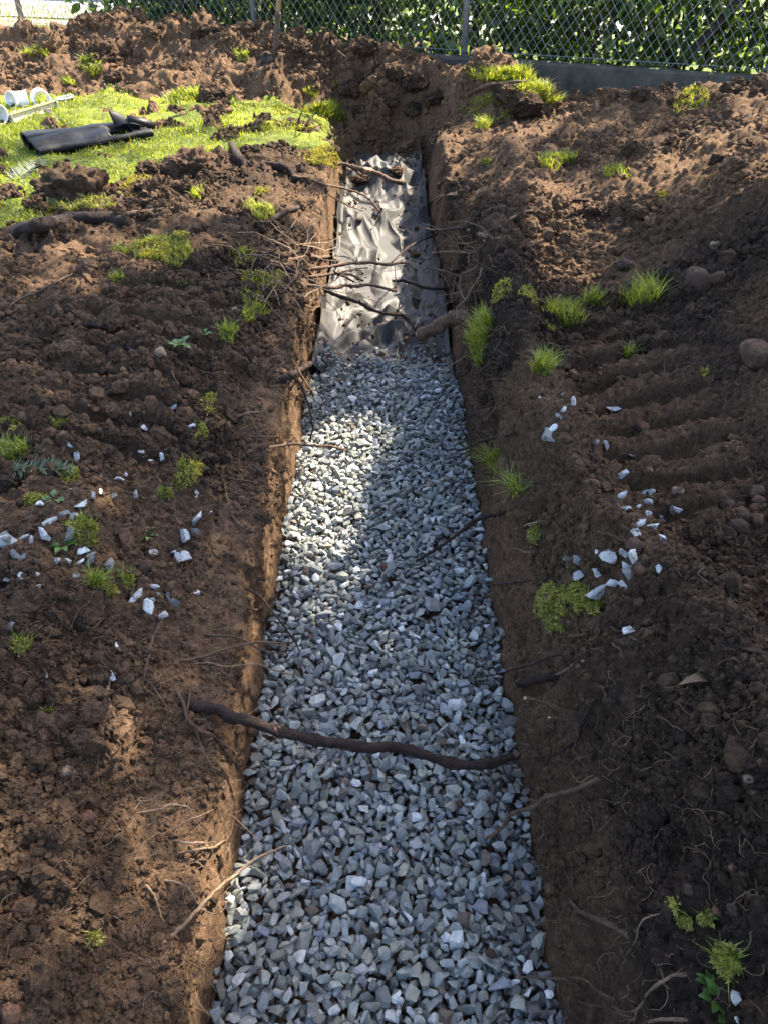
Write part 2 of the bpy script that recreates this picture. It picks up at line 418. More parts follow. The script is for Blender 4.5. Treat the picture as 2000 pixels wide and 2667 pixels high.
def gravel():
    cell = .004; gx0, gy0 = -.42, .12
    W_, H_ = int(.84/cell), int(3.2/cell)
    X, Y = np.meshgrid(gx0 + (np.arange(W_) + .5)*cell, gy0 + (np.arange(H_) + .5)*cell)
    HM = base(X, Y).astype(np.float32)
    r = np.random.default_rng(5)
    items = []
    edge_end = 3.06
    NS = 12500
    for k in range(NS):
        sc = .0126*math.exp(r.normal(0, .27))
        if k > NS*.72: sc *= .95
        if r.random() < .03: sc *= 1.35
        v = int(r.integers(len(VAR))); V, F = VAR[v]
        s3 = np.array([1.12, .95, .82])*r.uniform(.85, 1.2, 3)*sc
        R = np.array((Matrix.Rotation(r.uniform(0, 6.283), 3, 'Z') @ Matrix.Rotation(r.normal(0, .55), 3, 'X') @ Matrix.Rotation(r.normal(0, .45), 3, 'Y') @ Matrix.Rotation(r.uniform(0, 6.28), 3, 'Z')))
        P = (V*s3) @ R.T
        ex, ey = np.abs(P[:, 0]).max(), np.abs(P[:, 1]).max(); zlo, zhi = P[:, 2].min(), P[:, 2].max()
        hx, hy = max(1, int(ex/cell)), max(1, int(ey/cell))
        yy, xx = np.mgrid[-hy:hy + 1, -hx:hx + 1]
        rr = (xx*cell/ex)**2 + (yy*cell/ey)**2; msk = rr < .85
        prof = np.sqrt(np.clip(1 - rr, 0, 1))**.7
        best = None
        for c in range(8):
            i = int(r.integers(hx + 2, W_ - hx - 2)); 
            j = int(r.integers(hy + 2, H_ - hy - 2))
            yw = gy0 + j*cell; xw = gx0 + i*cell
            if abs(xw) > .34 or yw > edge_end + .05*math.sin(xw*11) - .35*abs(xw + .03)**1.5*2 + r.normal(0, .025): continue
            sub = HM[j - hy:j + hy + 1, i - hx:i + hx + 1]
            zc = np.percentile((sub - zlo*prof*1.)[msk] , 82)
            # gentle mound profile of the finished surface
            score = zc - .010*math.cos(xw/.34*1.3) + (.03 if yw > 2.9 else 0)
            if best is None or score < best[0]: best = (score, i, j, zc)
        if best is None: continue
        _, i, j, zc = best
        if zc > .05: continue
        sub = HM[j - hy:j + hy + 1, i - hx:i + hx + 1]
        top = zc + zhi*prof*.92
        sub[msk] = np.maximum(sub[msk], top[msk])
        items.append((gx0 + (i + .5)*cell, gy0 + (j + .5)*cell, zc, v, P, F, stone_palette(r)))
    # dirt on the stones along the right-hand wall
    out = []
    for (x, y, z, v, P, F, c) in items:
        dd = max(0, min(1, (x - .20)/.12))*(1 if y < 1.0 else .45) + .25*max(0, (-x - .29)/.05)
        if r.random() < dd*.8: c = c*.45 + np.array([.035, .024, .016])
        out.append((x, y, z, v, P, F, c))
    items = [it for it in out if it[2] + it[4][:, 2].max() > HM[int((it[1] - gy0)/cell), int((it[0] - gx0)/cell)] - .034]
    # how large each shows: nearest and uppermost first
    def seen(it):
        x, y, z = it[:3]; i, j = int((x - gx0)/cell), int((y - gy0)/cell)
        up = z + it[4][:, 2].max()*.7 >= HM[max(0, j - 1):j + 2, max(0, i - 1):i + 2].mean()
        p = hits_plane(1000, 2667, z)
        invis = y < p.y - .0
        zc = y*.77 + 1.0
        return (0 if (up and not invis) else -1e3) + np.abs(it[4]).max()/zc*100
    order = sorted(range(len(items)), key=lambda k: -seen(items[k]))
    near = set(order[:300])
    bed = empty('gravel_bed', (0, 1.5, 0)); bed['kind'] = 'structure'
    so = Soup()
    for k, (x, y, z, v, P, F, c) in enumerate(items):
        if k in near: continue
        so.add(P + np.array([x, y, z]), F, list(c))
    me = so.mesh('gravel', False, 'col')
    o = new_obj('gravel', me, M_stone, bed); o.matrix_parent_inverse = bed.matrix_world.inverted(); o.location = (0, -1.5, 0); o['kind'] = 'stuff'
    for k in near:
        x, y, z, v, P, F, c = items[k]
        me = np_mesh('stone', P, F, False)
        o = new_obj('stone', me, M_stone_o, bed); o.location = (x, y - 1.5, z); o['col'] = [float(q) for q in c]
    print('gravel', len(items), 'max', HM.max(), round(time.time() - T0, 1))
    return HM, gx0, gy0, cell
GHM = gravel()

# ------------------------------------------------------------------ unseen trees beyond the right-hand side, crowns shaped to shade the trench
R = {1:(0,0,.60277),2:(1000,0,.60277),3:(0,400,.60277),4:(700,300,.36166),5:(1100,300,.5425),6:(0,950,.48222),7:(600,900,.48222),
     8:(1200,950,.48222),9:(0,1600,.4825),10:(500,1650,.5425),11:(500,2100,.60277),12:(1200,1700,.48222),0:(0,0,1.)}
def px(reg, x, y):
    a, b, s = R[reg]; return a + x*s, b + y*s
def project(x, y, z):
    c, s = math.cos(PITCH), math.sin(PITCH)
    dz = z - CAMH; zc = y*c - dz*s; zc = np.maximum(zc, .05)
    return 1000 + FPX*x/zc, 1333.5 + FPX*(-dz*c - y*s)/zc
LIT = [  # centre x, y, half sizes (photo px), share of sun
 (500, 120, 1050, 170, 1.0), (1250, 210, 230, 150, .9), (330, 400, 640, 165, .95), (300, 545, 330, 45, .55),
 (150, 700, 270, 60, .75), (220, 980, 260, 75, .35), (620, 560, 170, 60, .35), (600, 480, 180, 40, .4),
 (980, 590, 115, 170, 1), (870, 640, 75, 230, .95), (1010, 480, 120, 90, .85), (960, 770, 70, 30, .5), (790, 900, 50, 150, .5),
 (1370, 560, 240, 85, .97), (1330, 690, 180, 100, .95), (1500, 640, 140, 110, .9), (1600, 500, 190, 45, .85), (1850, 430, 220, 80, 1), (1990, 350, 110, 70, 1), (1400, 310, 180, 90, .95), (1780, 250, 260, 50, .8), (1250, 400, 110, 90, .9),
 (930, 1120, 90, 45, 1), (865, 1210, 90, 90, 1), (850, 1330, 95, 85, 1), (790, 1390, 90, 70, .7), (830, 1500, 130, 60, .35),
 (950, 1690, 80, 130, .25), (700, 2520, 160, 90, .25), (180, 2350, 420, 420, .50),
 (1750, 1900, 200, 140, .12), (1900, 1000, 120, 60, .15), (1600, 1080, 120, 60, .12), (1330, 1000, 60, 120, .10)]
DARK = [(130, 410, 260, 40, .55), (580, 335, 170, 22, .5), (1000, 290, 150, 95, .92), (1480, 415, 200, 55, .9), (1730, 300, 190, 45, .85), (1560, 350, 120, 50, .8), (1100, 440, 60, 110, .4), (250, 835, 330, 40, .8), (700, 620, 110, 60, .4), (1450, 800, 260, 55, .9), (1830, 640, 260, 130, .95), (990, 850, 170, 55, .95), (300, 560, 150, 22, .5), (600, 1010, 130, 60, .6)]
def lit_share(X, Y, z):
    u, v = project(X, Y, z); L = np.zeros_like(X)
    for cx, cy, rx_, ry_, a in LIT:
        rx_, ry_ = rx_ + 22, ry_ + 20
        d = np.maximum(np.abs(u - cx)/rx_, np.abs(v - cy)/ry_)*.5 + .5*np.hypot((u - cx)/rx_, (v - cy)/ry_)
        L = np.maximum(L, a*(1 - sstep(.82, 1.18, d)))
    for cx, cy, rx_, ry_, a in DARK:
        L = L*(1 - a*(1 - sstep(.8, 1.2, np.hypot((u - cx)/rx_, (v - cy)/ry_))))
    return L
def leaf_mat(name, c1, c2, trans=.5, rough=.45):
    m, nt, b = mat_new(name)
    at = N(nt, 'Attribute', attribute_name='v')
    c = mixc(nt, at.outputs['Fac'], c1, c2)
    c = mixc(nt, ramp(nt, noise(nt, 40, 3).outputs[0], [(.35, (0,0,0)), (.7, (1,1,1))]), c, mixc(nt, 1., c, (.6, .7, .6), 'MULTIPLY'))
    nt.links.new(c, b.inputs['Base Color']); b.inputs['Roughness'].default_value = rough
    t = N(nt, 'BsdfTranslucent'); c2_ = mixc(nt, 1., c, (2.6, 2.3, .6), 'MULTIPLY'); nt.links.new(c2_, t.inputs[0])
    mx = N(nt, 'MixShader'); mx.inputs[0].default_value = trans
    nt.links.new(b.outputs[0], mx.inputs[1]); nt.links.new(t.outputs[0], mx.inputs[2])
    nt.links.new(mx.outputs[0], nt.nodes['Material Output'].inputs[0]); return m
M_tree_leaf = leaf_mat('tree_leaf', (.05, .09, .02), (.08, .12, .03), .25)
M_bark = simple('bark', (.10, .07, .05), .9, scale=12, bs=.8, bd=.01)
def tube_vf(P, rad, sides=7, wob=.12, seed=0, caps=True):
    P = [Vector(p) for p in P]; n = len(P); r = np.random.default_rng(seed)
    V = []; F = []; up = Vector((0, 0, 1))
    ph = r.uniform(0, 6.28, 3)
    prev = None
    for i in range(n):
        t = (P[min(i + 1, n - 1)] - P[max(i - 1, 0)]).normalized()
        if prev is None:
            a = t.cross(up); a = a.normalized() if a.length > 1e-3 else Vector((1, 0, 0))
        else:
            a = (prev - t*prev.dot(t)); a = a.normalized() if a.length > 1e-4 else Vector((1, 0, 0))
        prev = a; b = t.cross(a)
        for k in range(sides):
            th = 2*PI*k/sides; rr = rad[i]*(1 + wob*math.sin(2*th + ph[0] + i*.7) + wob*r.uniform(-1, 1))
            V.append(P[i] + a*math.cos(th)*rr + b*math.sin(th)*rr)
    for i in range(n - 1):
        for k in range(sides):
            k2 = (k + 1) % sides; A, B, C_, D = i*sides + k, i*sides + k2, (i + 1)*sides + k2, (i + 1)*sides + k
            F += [(A, B, C_), (A, C_, D)]
    if caps:
        for base_i, pt, flip in ((0, P[0], True), ((n - 1)*sides, P[-1], False)):
            V.append(pt); c = len(V) - 1
            for k in range(sides):
                a_, b_ = base_i + k, base_i + (k + 1) % sides
                F.append((c, b_, a_) if flip else (c, a_, b_))
    return np.array([v[:] for v in V], np.float32), np.array(F)
def smooth_path(P, k=4, jit=0., seed=0):
    P = [Vector(p) for p in P]; r = random.Random(seed); out = []
    Q = [P[0]*2 - P[1]] + P + [P[-1]*2 - P[-2]]
    for i in range(1, len(Q) - 2):
        for j in range(k):
            t = j/k; a, b, c, d = Q[i - 1], Q[i], Q[i + 1], Q[i + 2]
            p = .5*((2*b) + (c - a)*t + (2*a - 5*b + 4*c - d)*t*t + (3*b - a - 3*c + d)*t**3)
            if jit: p = p + Vector((r.uniform(-jit, jit), r.uniform(-jit, jit), r.uniform(-jit, jit)))
            out.append(p)
    out.append(P[-1]); return out
def shade_tree(name, trunk_xy, xr, yr, n, hr, label, seed):
    r = np.random.default_rng(seed)
    X = r.uniform(*xr, n); Y = r.uniform(*yr, n); Zg = np.array([max(.02, zdown(float(a), float(b))[0]) for a, b in zip(X, Y)])
    L = lit_share(X, Y, Zg)
    dz = np.maximum(Zg - .02, 0); X2, Y2 = X - SUN.x*dz/SUN.z, Y - SUN.y*dz/SUN.z          # bank-level leaves also pass over the trench floor
    L2 = np.where((Zg > .1) & (np.abs(X2) < .33) & (Y2 < 6.2), lit_share(X2, Y2, np.full_like(X, .02)), 0)
    keep = (r.random(n) > L*1.02) & (r.random(n) > L2*1.02)  # leaves kept only where their shadow is wanted on the ground
    # light gaps of the crown itself
    g = fbm(X, Y, None, 3, 1.6); keep &= (r.random(n) < np.clip(1.0 - .5*(g - .18), .4, 1))
    keep &= ~((Y > 5.3) & (r.random(n) < .9))  # leaves thinned so the back heaps stay sunlit
    X, Y, Zg = X[keep], Y[keep], Zg[keep]; n = len(X)
    h = r.uniform(hr[0], hr[1], n) + 1.0*pnoise(X*.7, Y*.7 + seed)
    t = h/SUN.z
    Pc = np.stack([X + SUN.x*t, Y + SUN.y*t, Zg + h], 1)
    root = empty(name, (trunk_xy[0], trunk_xy[1], .5)); tag(root, label, 'tree')
    ax = r.normal(size=(n, 3)); ax /= np.linalg.norm(ax, axis=1, keepdims=True)
    bx = np.cross(ax, r.normal(size=(n, 3))); bx /= np.linalg.norm(bx, axis=1, keepdims=True)
    s = r.uniform(.045, .080, n)[:, None]
    V = np.stack([Pc - ax*s, Pc + bx*s*.6, Pc + ax*s, Pc - bx*s*.6], 1).reshape(-1, 3)
    F = np.arange(n*4).reshape(-1, 4)
    me = np_mesh('crown', V - np.array(root.location[:]), F, False, {'v': np.repeat(r.random(n), 4)})
    o = new_obj('crown', me, M_tree_leaf, root)
    cen = Pc.mean(0); base_ = Vector((trunk_xy[0], trunk_xy[1], .3))
    sp = Soup(); top = Vector((trunk_xy[0]*.8 + cen[0]*.2, trunk_xy[1]*.8 + cen[1]*.2, cen[2] + .5))
    V_, F_ = tube_vf(smooth_path([base_, base_.lerp(top, .5) + Vector((.1, .1, 0)), top], 5), np.linspace(.19, .07, 11), 9); sp.add(V_ - np.array(root.location[:]), F_)
    for q in range(7):
        tgt = Vector(Pc[int(r.integers(n))]); st = base_.lerp(top, r.uniform(.45, 1))
        V_, F_ = tube_vf(smooth_path([st, st.lerp(tgt, .5) + Vector((0, 0, .3)), tgt], 4), np.linspace(.035, .006, 9), 6); sp.add(V_ - np.array(root.location[:]), F_)
    new_obj('trunk', sp.mesh('trunk', True), M_bark, root)
shade_tree('shade_tree', (6.6, 7.6), (-2.4, 2.6), (-.8, 3.1), 28000, (4.2, 7.0), 'tall unseen broadleaf tree beyond the right end of the fence, shaped to shade the near trench', 21)
shade_tree('shade_tree', (8.3, 11.0), (-4.2, 4.5), (3.1, 7.4), 22000, (4.5, 6.5), 'tall unseen broadleaf tree behind the hedge, shaped to shade the far spoil heap', 22)
print('trees', round(time.time() - T0, 1))

# ------------------------------------------------------------------ land beyond the fence
def grass_ground(name, c1, c2, c3, scale):
    m, nt, b = mat_new(name)
    n1 = noise(nt, scale, 7, .65); n2 = noise(nt, scale*14, 4, .7)
    c = ramp(nt, n1.outputs[0], [(.3, c1), (.52, c2), (.72, c3)])
    c = mixc(nt, ramp(nt, n2.outputs[0], [(.35, (.8, .8, .8)), (.6, (0, 0, 0))]), c, mixc(nt, 1., c, (.45, .5, .4), 'MULTIPLY'))
    nt.links.new(c, b.inputs['Base Color']); b.inputs['Roughness'].default_value = .9; b.inputs['Specular IOR Level'].default_value = .15
    bump(nt, b, n2.outputs[0], .8, .02); return m
def strip(name, pts, z, mat, label=None):
    """ground sheet from a polygon; subdivided edges not needed on flat land"""
    me = bpy.data.meshes.new(name); me.from_pydata([(x, y, z) for x, y in pts], [], [tuple(range(len(pts)))]); me.update()
    o = new_obj(name, me, mat); o['kind'] = 'structure'; return o
M_far = grass_ground('verge_grass', (.04, .065, .012), (.08, .12, .02), (.13, .17, .035), .9)
strip('field', [(-60, fence_y(-60) + .07), (60, fence_y(60) + .07), (150, 150), (-150, 150)], .485, M_far)
M_asph = simple('asphalt', (.16, .16, .165), .9, scale=8, bs=.3)
M_conc = simple('concrete', (.085, .080, .062), .9, scale=7, var=.25, bs=.5, bd=.004)
def band(name, a0, a1, mat, z, x0=-26, x1=3):
    return strip(name, [(x0, a0(x0)), (x1, a0(x1)), (x1, a1(x1)), (x0, a1(x0))], z, mat)
band('road', lambda x: 11.1 - .30*(x + 5), lambda x: 12.9 - .30*(x + 5), M_asph, .493)
band('gravel_verge', lambda x: 10.2 - .02*(x + 5) , lambda x: 11.0 - .3*(x + 5), simple('verge_gravel', (.22, .20, .17), .95, scale=14), .489, -4.7, 3)
def box_vf(x0, x1, y0, y1, z0, z1):
    V = np.array([(x, y, z) for z in (z0, z1) for x, y in ((x0, y0), (x1, y0), (x1, y1), (x0, y1))], np.float32)
    F = np.array([(0,3,2),(0,2,1),(4,5,6),(4,6,7),(0,1,5),(0,5,4),(1,2,6),(1,6,5),(2,3,7),(2,7,6),(3,0,4),(3,4,7)])
    return V, F
def kerb():
    sp = Soup()
    for i in range(26):
        V, F = box_vf(0, .98, 0, .14, 0, .12); sp.add(V + np.array([i*1.0, 0, 0]), F)
    o = new_obj('road_kerb', sp.mesh('road_kerb'), simple('kerb_stone', (.5, .49, .46), .85)); o['kind'] = 'structure'
    o.location = (-26, 12.95 + .3*21, .47); o.rotation_euler = (0, 0, -math.atan(.30))
kerb()

# ------------------------------------------------------------------ curb wall with the chain-link fence on it
FA = math.atan(-.42); FD = Vector((math.cos(FA), math.sin(FA), 0)); FN = Vector((-math.sin(FA), math.cos(FA), 0))
def fpt(x, off=0, z=0): return Vector((x, fence_y(x), z)) + FN*off
def curb():
    root = empty('concrete_curb', fpt(0, 0, .25)); root.rotation_euler = (0, 0, FA); tag(root, 'low weathered concrete curb wall under the chain-link fence', 'wall')
    L0 = -7.6; seg = 2.53
    for i in range(6):
        n, k = 60, 8; V = []
        prof = [(-.065, 0), (-.065, .39), (-.050, .405), (.050, .405), (.065, .39), (.065, 0)]
        xs_ = np.linspace(0, seg - .006, n)
        for a in xs_:
            for (py_, pz) in prof:
                nz = .004*float(pnoise(a*9 + i*7, py_*30, pz*12)) + .003*float(pnoise(a*31 + i*7, py_*60, pz*40))
                V.append((a, py_ + (nz if py_ < 0 else -nz), pz + (nz*1.2 if pz > .3 else 0)))
        F = []
        for a in range(n - 1):
            for b in range(5):
                A = a*6 + b; F += [(A, A + 6, A + 7), (A, A + 7, A + 1)]
        for e in (0, (n - 1)*6):
            t = [(e, e + 1, e + 2), (e, e + 2, e + 3), (e, e + 3, e + 5), (e + 3, e + 4, e + 5)]; F += t if e == 0 else [x[::-1] for x in t]
        o = new_obj('curb_section', np_mesh('curb_section', V, F, False), M_conc, root); o.location = (L0 + i*seg, 0, 0)
curb()
M_galv = simple('galvanised', (.32, .33, .33), .5, .6, scale=40, bs=0)
M_wire = simple('wire', (.30, .31, .30), .5, .4, scale=60, bs=0)
def fence():
    root = empty('chain_link_fence', fpt(0, 0, .655)); root.rotation_euler = (0, 0, FA); tag(root, 'galvanised chain-link fence with round posts on the concrete curb', 'fence')
    inv = root.matrix_basis.inverted()
    cosf = math.cos(FA)
    for X, lean in ((-5.9, 0), (-3.49, .0), (-1.11, .01), (.62, .0), (2.66, .03), (4.9, 0)):
        a = X/cosf
        V, F = tube_vf([(0, 0, -.05), (lean*.5, 0, .6), (lean, 0, 1.28)], [.026]*3, 14, 0)
        o = new_obj('post', np_mesh('post', V, F, True), M_galv, root); o.location = (a, .02, 0)
        V, F = tube_vf([(0, 0, 0), (0, 0, .012), (0, 0, .03)], [.031, .029, .010], 14, 0)
        c = new_obj('post_cap', np_mesh('post_cap', V, F, True), M_galv, o); c.location = (lean, 0, 1.275)
    V, F = tube_vf([(-7.4, 0, 0), (0, 0, 0), (7.0, 0, 0)], [.019]*3, 10, 0)
    o = new_obj('top_rail', np_mesh('top_rail', V, F, True), M_galv, root); o.location = (0, .02, 1.25)
    sp = Soup(); wdt, hgt = .066, .088; H = 1.22; slope = hgt/wdt
    def wire(a0, z0, a1, z1, y):
        n = max(2, int(abs(z1 - z0)/(hgt/2)) + 1)
        P = [(a0 + (a1 - a0)*i/n, y + .003*(1 if i % 2 else -1), z0 + (z1 - z0)*i/n) for i in range(n + 1)]
        V_, F_ = tube_vf(P, [.0021]*(n + 1), 3, 0, caps=False); sp.add(V_, F_)
    k = -7.4 - H/slope
    while k < 6.6:
        for sg in (1, -1):
            a0 = k if sg > 0 else k + H/slope; a1 = k + H/slope if sg > 0 else k
            z0, z1 = .02, .02 + H
            wire(a0, z0, a1, z1, -.012)
        k += wdt
    new_obj('wire_mesh', sp.mesh('wire_mesh', True), M_wire, root)
    V, F = tube_vf([(-7.4, -.012, .045), (0, -.014, .04), (6.6, -.012, .045)], [.002]*3, 4, 0); new_obj('tension_wire', np_mesh('tension_wire', V, F), M_wire, root)
fence()

# ------------------------------------------------------------------ hedge
M_laurel = leaf_mat('laurel_leaf', (.016, .040, .012), (.085, .14, .024), .42, .42)
def leaf_vf(L, W, curl=.2):
    s = [0, .22, .5, .8, 1.]; wd = [.02, .75, 1., .62, .02]; V = []
    for t, q in zip(s, wd):
        z = -curl*L*(t - .3)**2
        V += [(-W/2*q, t*L, z + .10*W*q), (0, t*L, z), (W/2*q, t*L, z + .10*W*q)]
    F = []
    for i in range(4):
        for j in range(2):
            a = i*3 + j; F += [(a, a + 1, a + 4), (a, a + 4, a + 3)]
    return np.array(V, np.float32), np.array(F)
def rot_rand(r, tilt=1.2):
    return np.array(Euler((r.normal(-.5, tilt), r.normal(0, .6), r.uniform(0, 6.28))).to_matrix())
def hedge():
    root = empty('laurel_hedge', fpt(0, .5, .48)); tag(root, 'broadleaf laurel hedge growing close behind the chain-link fence', 'hedge')
    org = np.array(root.location[:]); r = np.random.default_rng(11)
    sp = Soup(); LV = [leaf_vf(.100, .042, .3), leaf_vf(.085, .046, .5), leaf_vf(.115, .048, .1)]
    LS = [(V[[1, 6, 7, 8, 13, 3, 5]], np.array([(0, 6, 2), (0, 2, 5), (5, 2, 1), (6, 3, 2), (2, 3, 4), (1, 2, 4)])) for V, F in LV]
    meshes = [np_mesh('leaf', V, F, True, {'v': np.full(len(V), .3 + .25*i)}) for i, (V, F) in enumerate(LV)]
    x0 = -3.05; clusters = []
    for i in range(2400):
        X = r.uniform(x0, 5.4); off = .10 + 1.0*r.beta(1.3, 1.3); z = .50 + 1.05*r.random()**.9
        if X < x0 + .35 and r.random() < .4: continue
        clusters.append((X, off, z))
    cand = []
    for (X, off, z) in clusters:
        c = np.array(fpt(X, off, z)[:])
        for q in range(int(r.integers(7, 15))):
            p = c + r.normal(0, .085, 3); p[2] = max(p[2], .50)
            rel = p - np.array(fpt(p[0], 0, 0)[:])
            if rel[1] < .05: p[1] += .12
            cand.append((p, rot_rand(r), int(r.integers(3)), r.uniform(.65, 1.25), min(1, max(0, r.normal(.45, .3)))))
    # leaves nearest to the fence and within the picture stand as single parts
    def key(i):
        p = cand[i][0]; u, v = project(p[0], p[1], p[2]); vis = (0 < u < 2000) and (0 < v < 200)
        return (0 if vis else 50) + (p[1] - fence_y(p[0]))
    order = sorted(range(len(cand)), key=key); single = set(order[:300:1])
    for i, (p, Rm, k, s, v) in enumerate(cand):
        if i in single:
            o = new_obj('leaf', meshes[k], M_laurel, root); o.location = p - org; o.rotation_euler = Matrix(Rm.tolist()).to_euler(); o.scale = (s, s, s)
        else:
            V, F = LS[k]; sp.add((V*s) @ Rm.T + p - org, F, [v])
    me = np_mesh('foliage', np.concatenate(sp.V), np.concatenate(sp.F), True, {'v': np.concatenate(sp.A)[:, 0]})
    o = new_obj('foliage', me, M_laurel, root); o['kind'] = 'stuff'
    print('hedge leaves', len(cand))
    Ms = simple('hedge_stem', (.045, .035, .028), .9, scale=20, bs=.5)
    for i in range(46):
        X = x0 + .25 + i*.18 + r.uniform(-.06, .06); off = r.uniform(.2, .8)
        a = fpt(X, off, .44); lean = r.normal(0, .22)
        P = [a, a + Vector((lean*.4, r.normal(0, .05), .4)), a + Vector((lean, r.normal(0, .08), .85)), a + Vector((lean*1.5, r.normal(0, .1), 1.25))]
        rr = r.uniform(.008, .022); Q = smooth_path(P, 4, .006, i); s2 = Soup()
        V, F = tube_vf(Q, np.linspace(rr, rr*.5, len(Q)), 7, .1, i); s2.add(V - org, F)
        for b in range(4):
            st = Q[int(r.integers(2, len(Q) - 2))]; e = st + Vector((r.normal(0, .2), r.normal(0, .12), r.uniform(.05, .3)))
            V, F = tube_vf(smooth_path([st, st.lerp(e, .5) + Vector((0, 0, .02)), e], 3, .004, b), np.linspace(rr*.45, .002, 7), 5, .1, b); s2.add(V - org, F)
        new_obj('stem', s2.mesh('stem', True), Ms, root)
    # the thick leaning limb on the right
    a = z_at(1765, 165, fence_y(2.1) + .25); b = z_at(1925, 0, fence_y(2.4) + .30)
    b2 = b + (b - a)*.9
    Q = smooth_path([a + (a - b)*.15, a, a.lerp(b, .5) + Vector((.01, 0, -.012)), b, b2], 5, .002)
    V, F = tube_vf(Q, np.linspace(.042, .026, len(Q)), 10, .06, 3); o = new_obj('limb', np_mesh('limb', V - org, F, True), Ms, root); o['label'] = 'thick bare limb leaning to the right'
hedge()
print('hedge', round(time.time() - T0, 1))

# ------------------------------------------------------------------ lawn
def lawn():
    X, Y = GQ[..., 0], GQ[..., 1]
    m = lawn_mask(X.ravel(), Y.ravel()).reshape(X.shape)
    nz = .5 + .9*fbm(X.ravel()*1., Y.ravel(), None, 4, 9.).reshape(X.shape)
    inside = (m > .5 - .25*(nz - .5))
    step = 2
    Q = GQ[::step, ::step].copy(); ins = inside[::step, ::step]; mm = m[::step, ::step]; nn = nz[::step, ::step]
    Q[..., 2] += .010 + .016*np.clip(nn, 0, 1.2)*mm
    # drop the rim below the soil so that the turf has an edge
    idx = np.arange(Q.shape[0]*Q.shape[1]).reshape(Q.shape[:2])
    f = (ins[:-1, :-1] | ins[:-1, 1:] | ins[1:, 1:] | ins[1:, :-1])
    rim = ~ins; Q[..., 2] -= np.where(rim, .045, 0)
    F = np.stack([idx[:-1, :-1][f], idx[:-1, 1:][f], idx[1:, 1:][f], idx[1:, :-1][f]], -1)
    used = np.unique(F); mp = np.zeros(idx.size, int); mp[used] = np.arange(len(used))
    me = np_mesh('lawn', Q.reshape(-1, 3)[used], mp[F], True)
    M = grass_ground('lawn_moss', (.045, .060, .014), (.11, .135, .018), (.22, .23, .022), 2.6)
    o = new_obj('lawn', me, M); o['kind'] = 'structure'
    P = Q[ins & (mm > .4)]; print('lawn pts', len(P)); return P
LP = lawn()
M_grass = leaf_mat('grass_blade', (.045, .085, .015), (.20, .22, .03), .4, .5)
def blades(P, Nrm, L, W, seed, lean=.6, v=None):
    """n bent blades of three segments"""
    r = np.random.default_rng(seed); n = len(P)
    th = r.uniform(0, 2*PI, n); d = np.stack([np.cos(th), np.sin(th), np.zeros(n)], 1)
    sd = np.stack([-np.sin(th + r.normal(0, .8, n)), np.cos(th), np.zeros(n)], 1); sd /= np.linalg.norm(sd, axis=1, keepdims=True)
    k = np.abs(r.normal(lean, .35, n))[:, None]; L = L[:, None]; W = W[:, None]
    up = Nrm
    p0 = P; p1 = P + up*L*.45 + d*L*.18*k; p2 = P + up*L*(.85 - .1*k) + d*L*.6*k
    V = np.stack([p0 - sd*W/2, p0 + sd*W/2, p1 + sd*W*.45, p1 - sd*W*.45, p2], 1).reshape(-1, 3)
    b = (np.arange(n)*5)[:, None]
    F = np.concatenate([b + np.array([0, 1, 2]), b + np.array([0, 2, 3]), b + np.array([3, 2, 4])], 0)
    vv = np.clip(r.normal(.5, .3, n), 0, 1) if v is None else np.clip(v + r.normal(0, .15, n), 0, 1)
    return V, F, np.repeat(vv, 5)
def lawn_grass():
    r = np.random.default_rng(31)
    i = r.integers(0, len(LP), 42000); P = LP[i] + r.normal(0, 1, (42000, 3))*np.array([.02, .02, 0])
    g = fbm(P[:, 0], P[:, 1], None, 3, 2.2); keep = r.random(len(P)) < np.clip(.55 + 1.3*g, .12, 1); P = P[keep]; g = g[keep]
    n = len(P); L = r.uniform(.012, .034, n)*(1 + .8*np.clip(g, 0, 1)); W = np.full(n, .0035) + .0004*P[:, 1]
    V, F, v = blades(P, np.tile([0, 0, 1.], (n, 1)), L, W, 32, .8)
    o = new_obj('lawn_grass', np_mesh('lawn_grass', V, F, False, {'v': v}), M_grass); tag(o, 'short mossy lawn grass left of the far trench', 'grass', kind='stuff')
    # far verge beyond the fence
    X = r.uniform(-9, 5.2, 16000); off = r.uniform(.12, 3.2, 16000); Y = fence_y(X) + off
    P = np.stack([X, Y, np.full_like(X, .485)], 1); n = len(P)
    V, F, v = blades(P, np.tile([0, 0, 1.], (n, 1)), r.uniform(.03, .08, n), np.full(n, .007), 33, .6)
    o = new_obj('verge_grass', np_mesh('verge_grass', V, F, False, {'v': v}), M_grass); tag(o, 'bright sunlit grass beyond the fence', 'grass', kind='stuff')
lawn_grass()
print('lawn', round(time.time() - T0, 1))

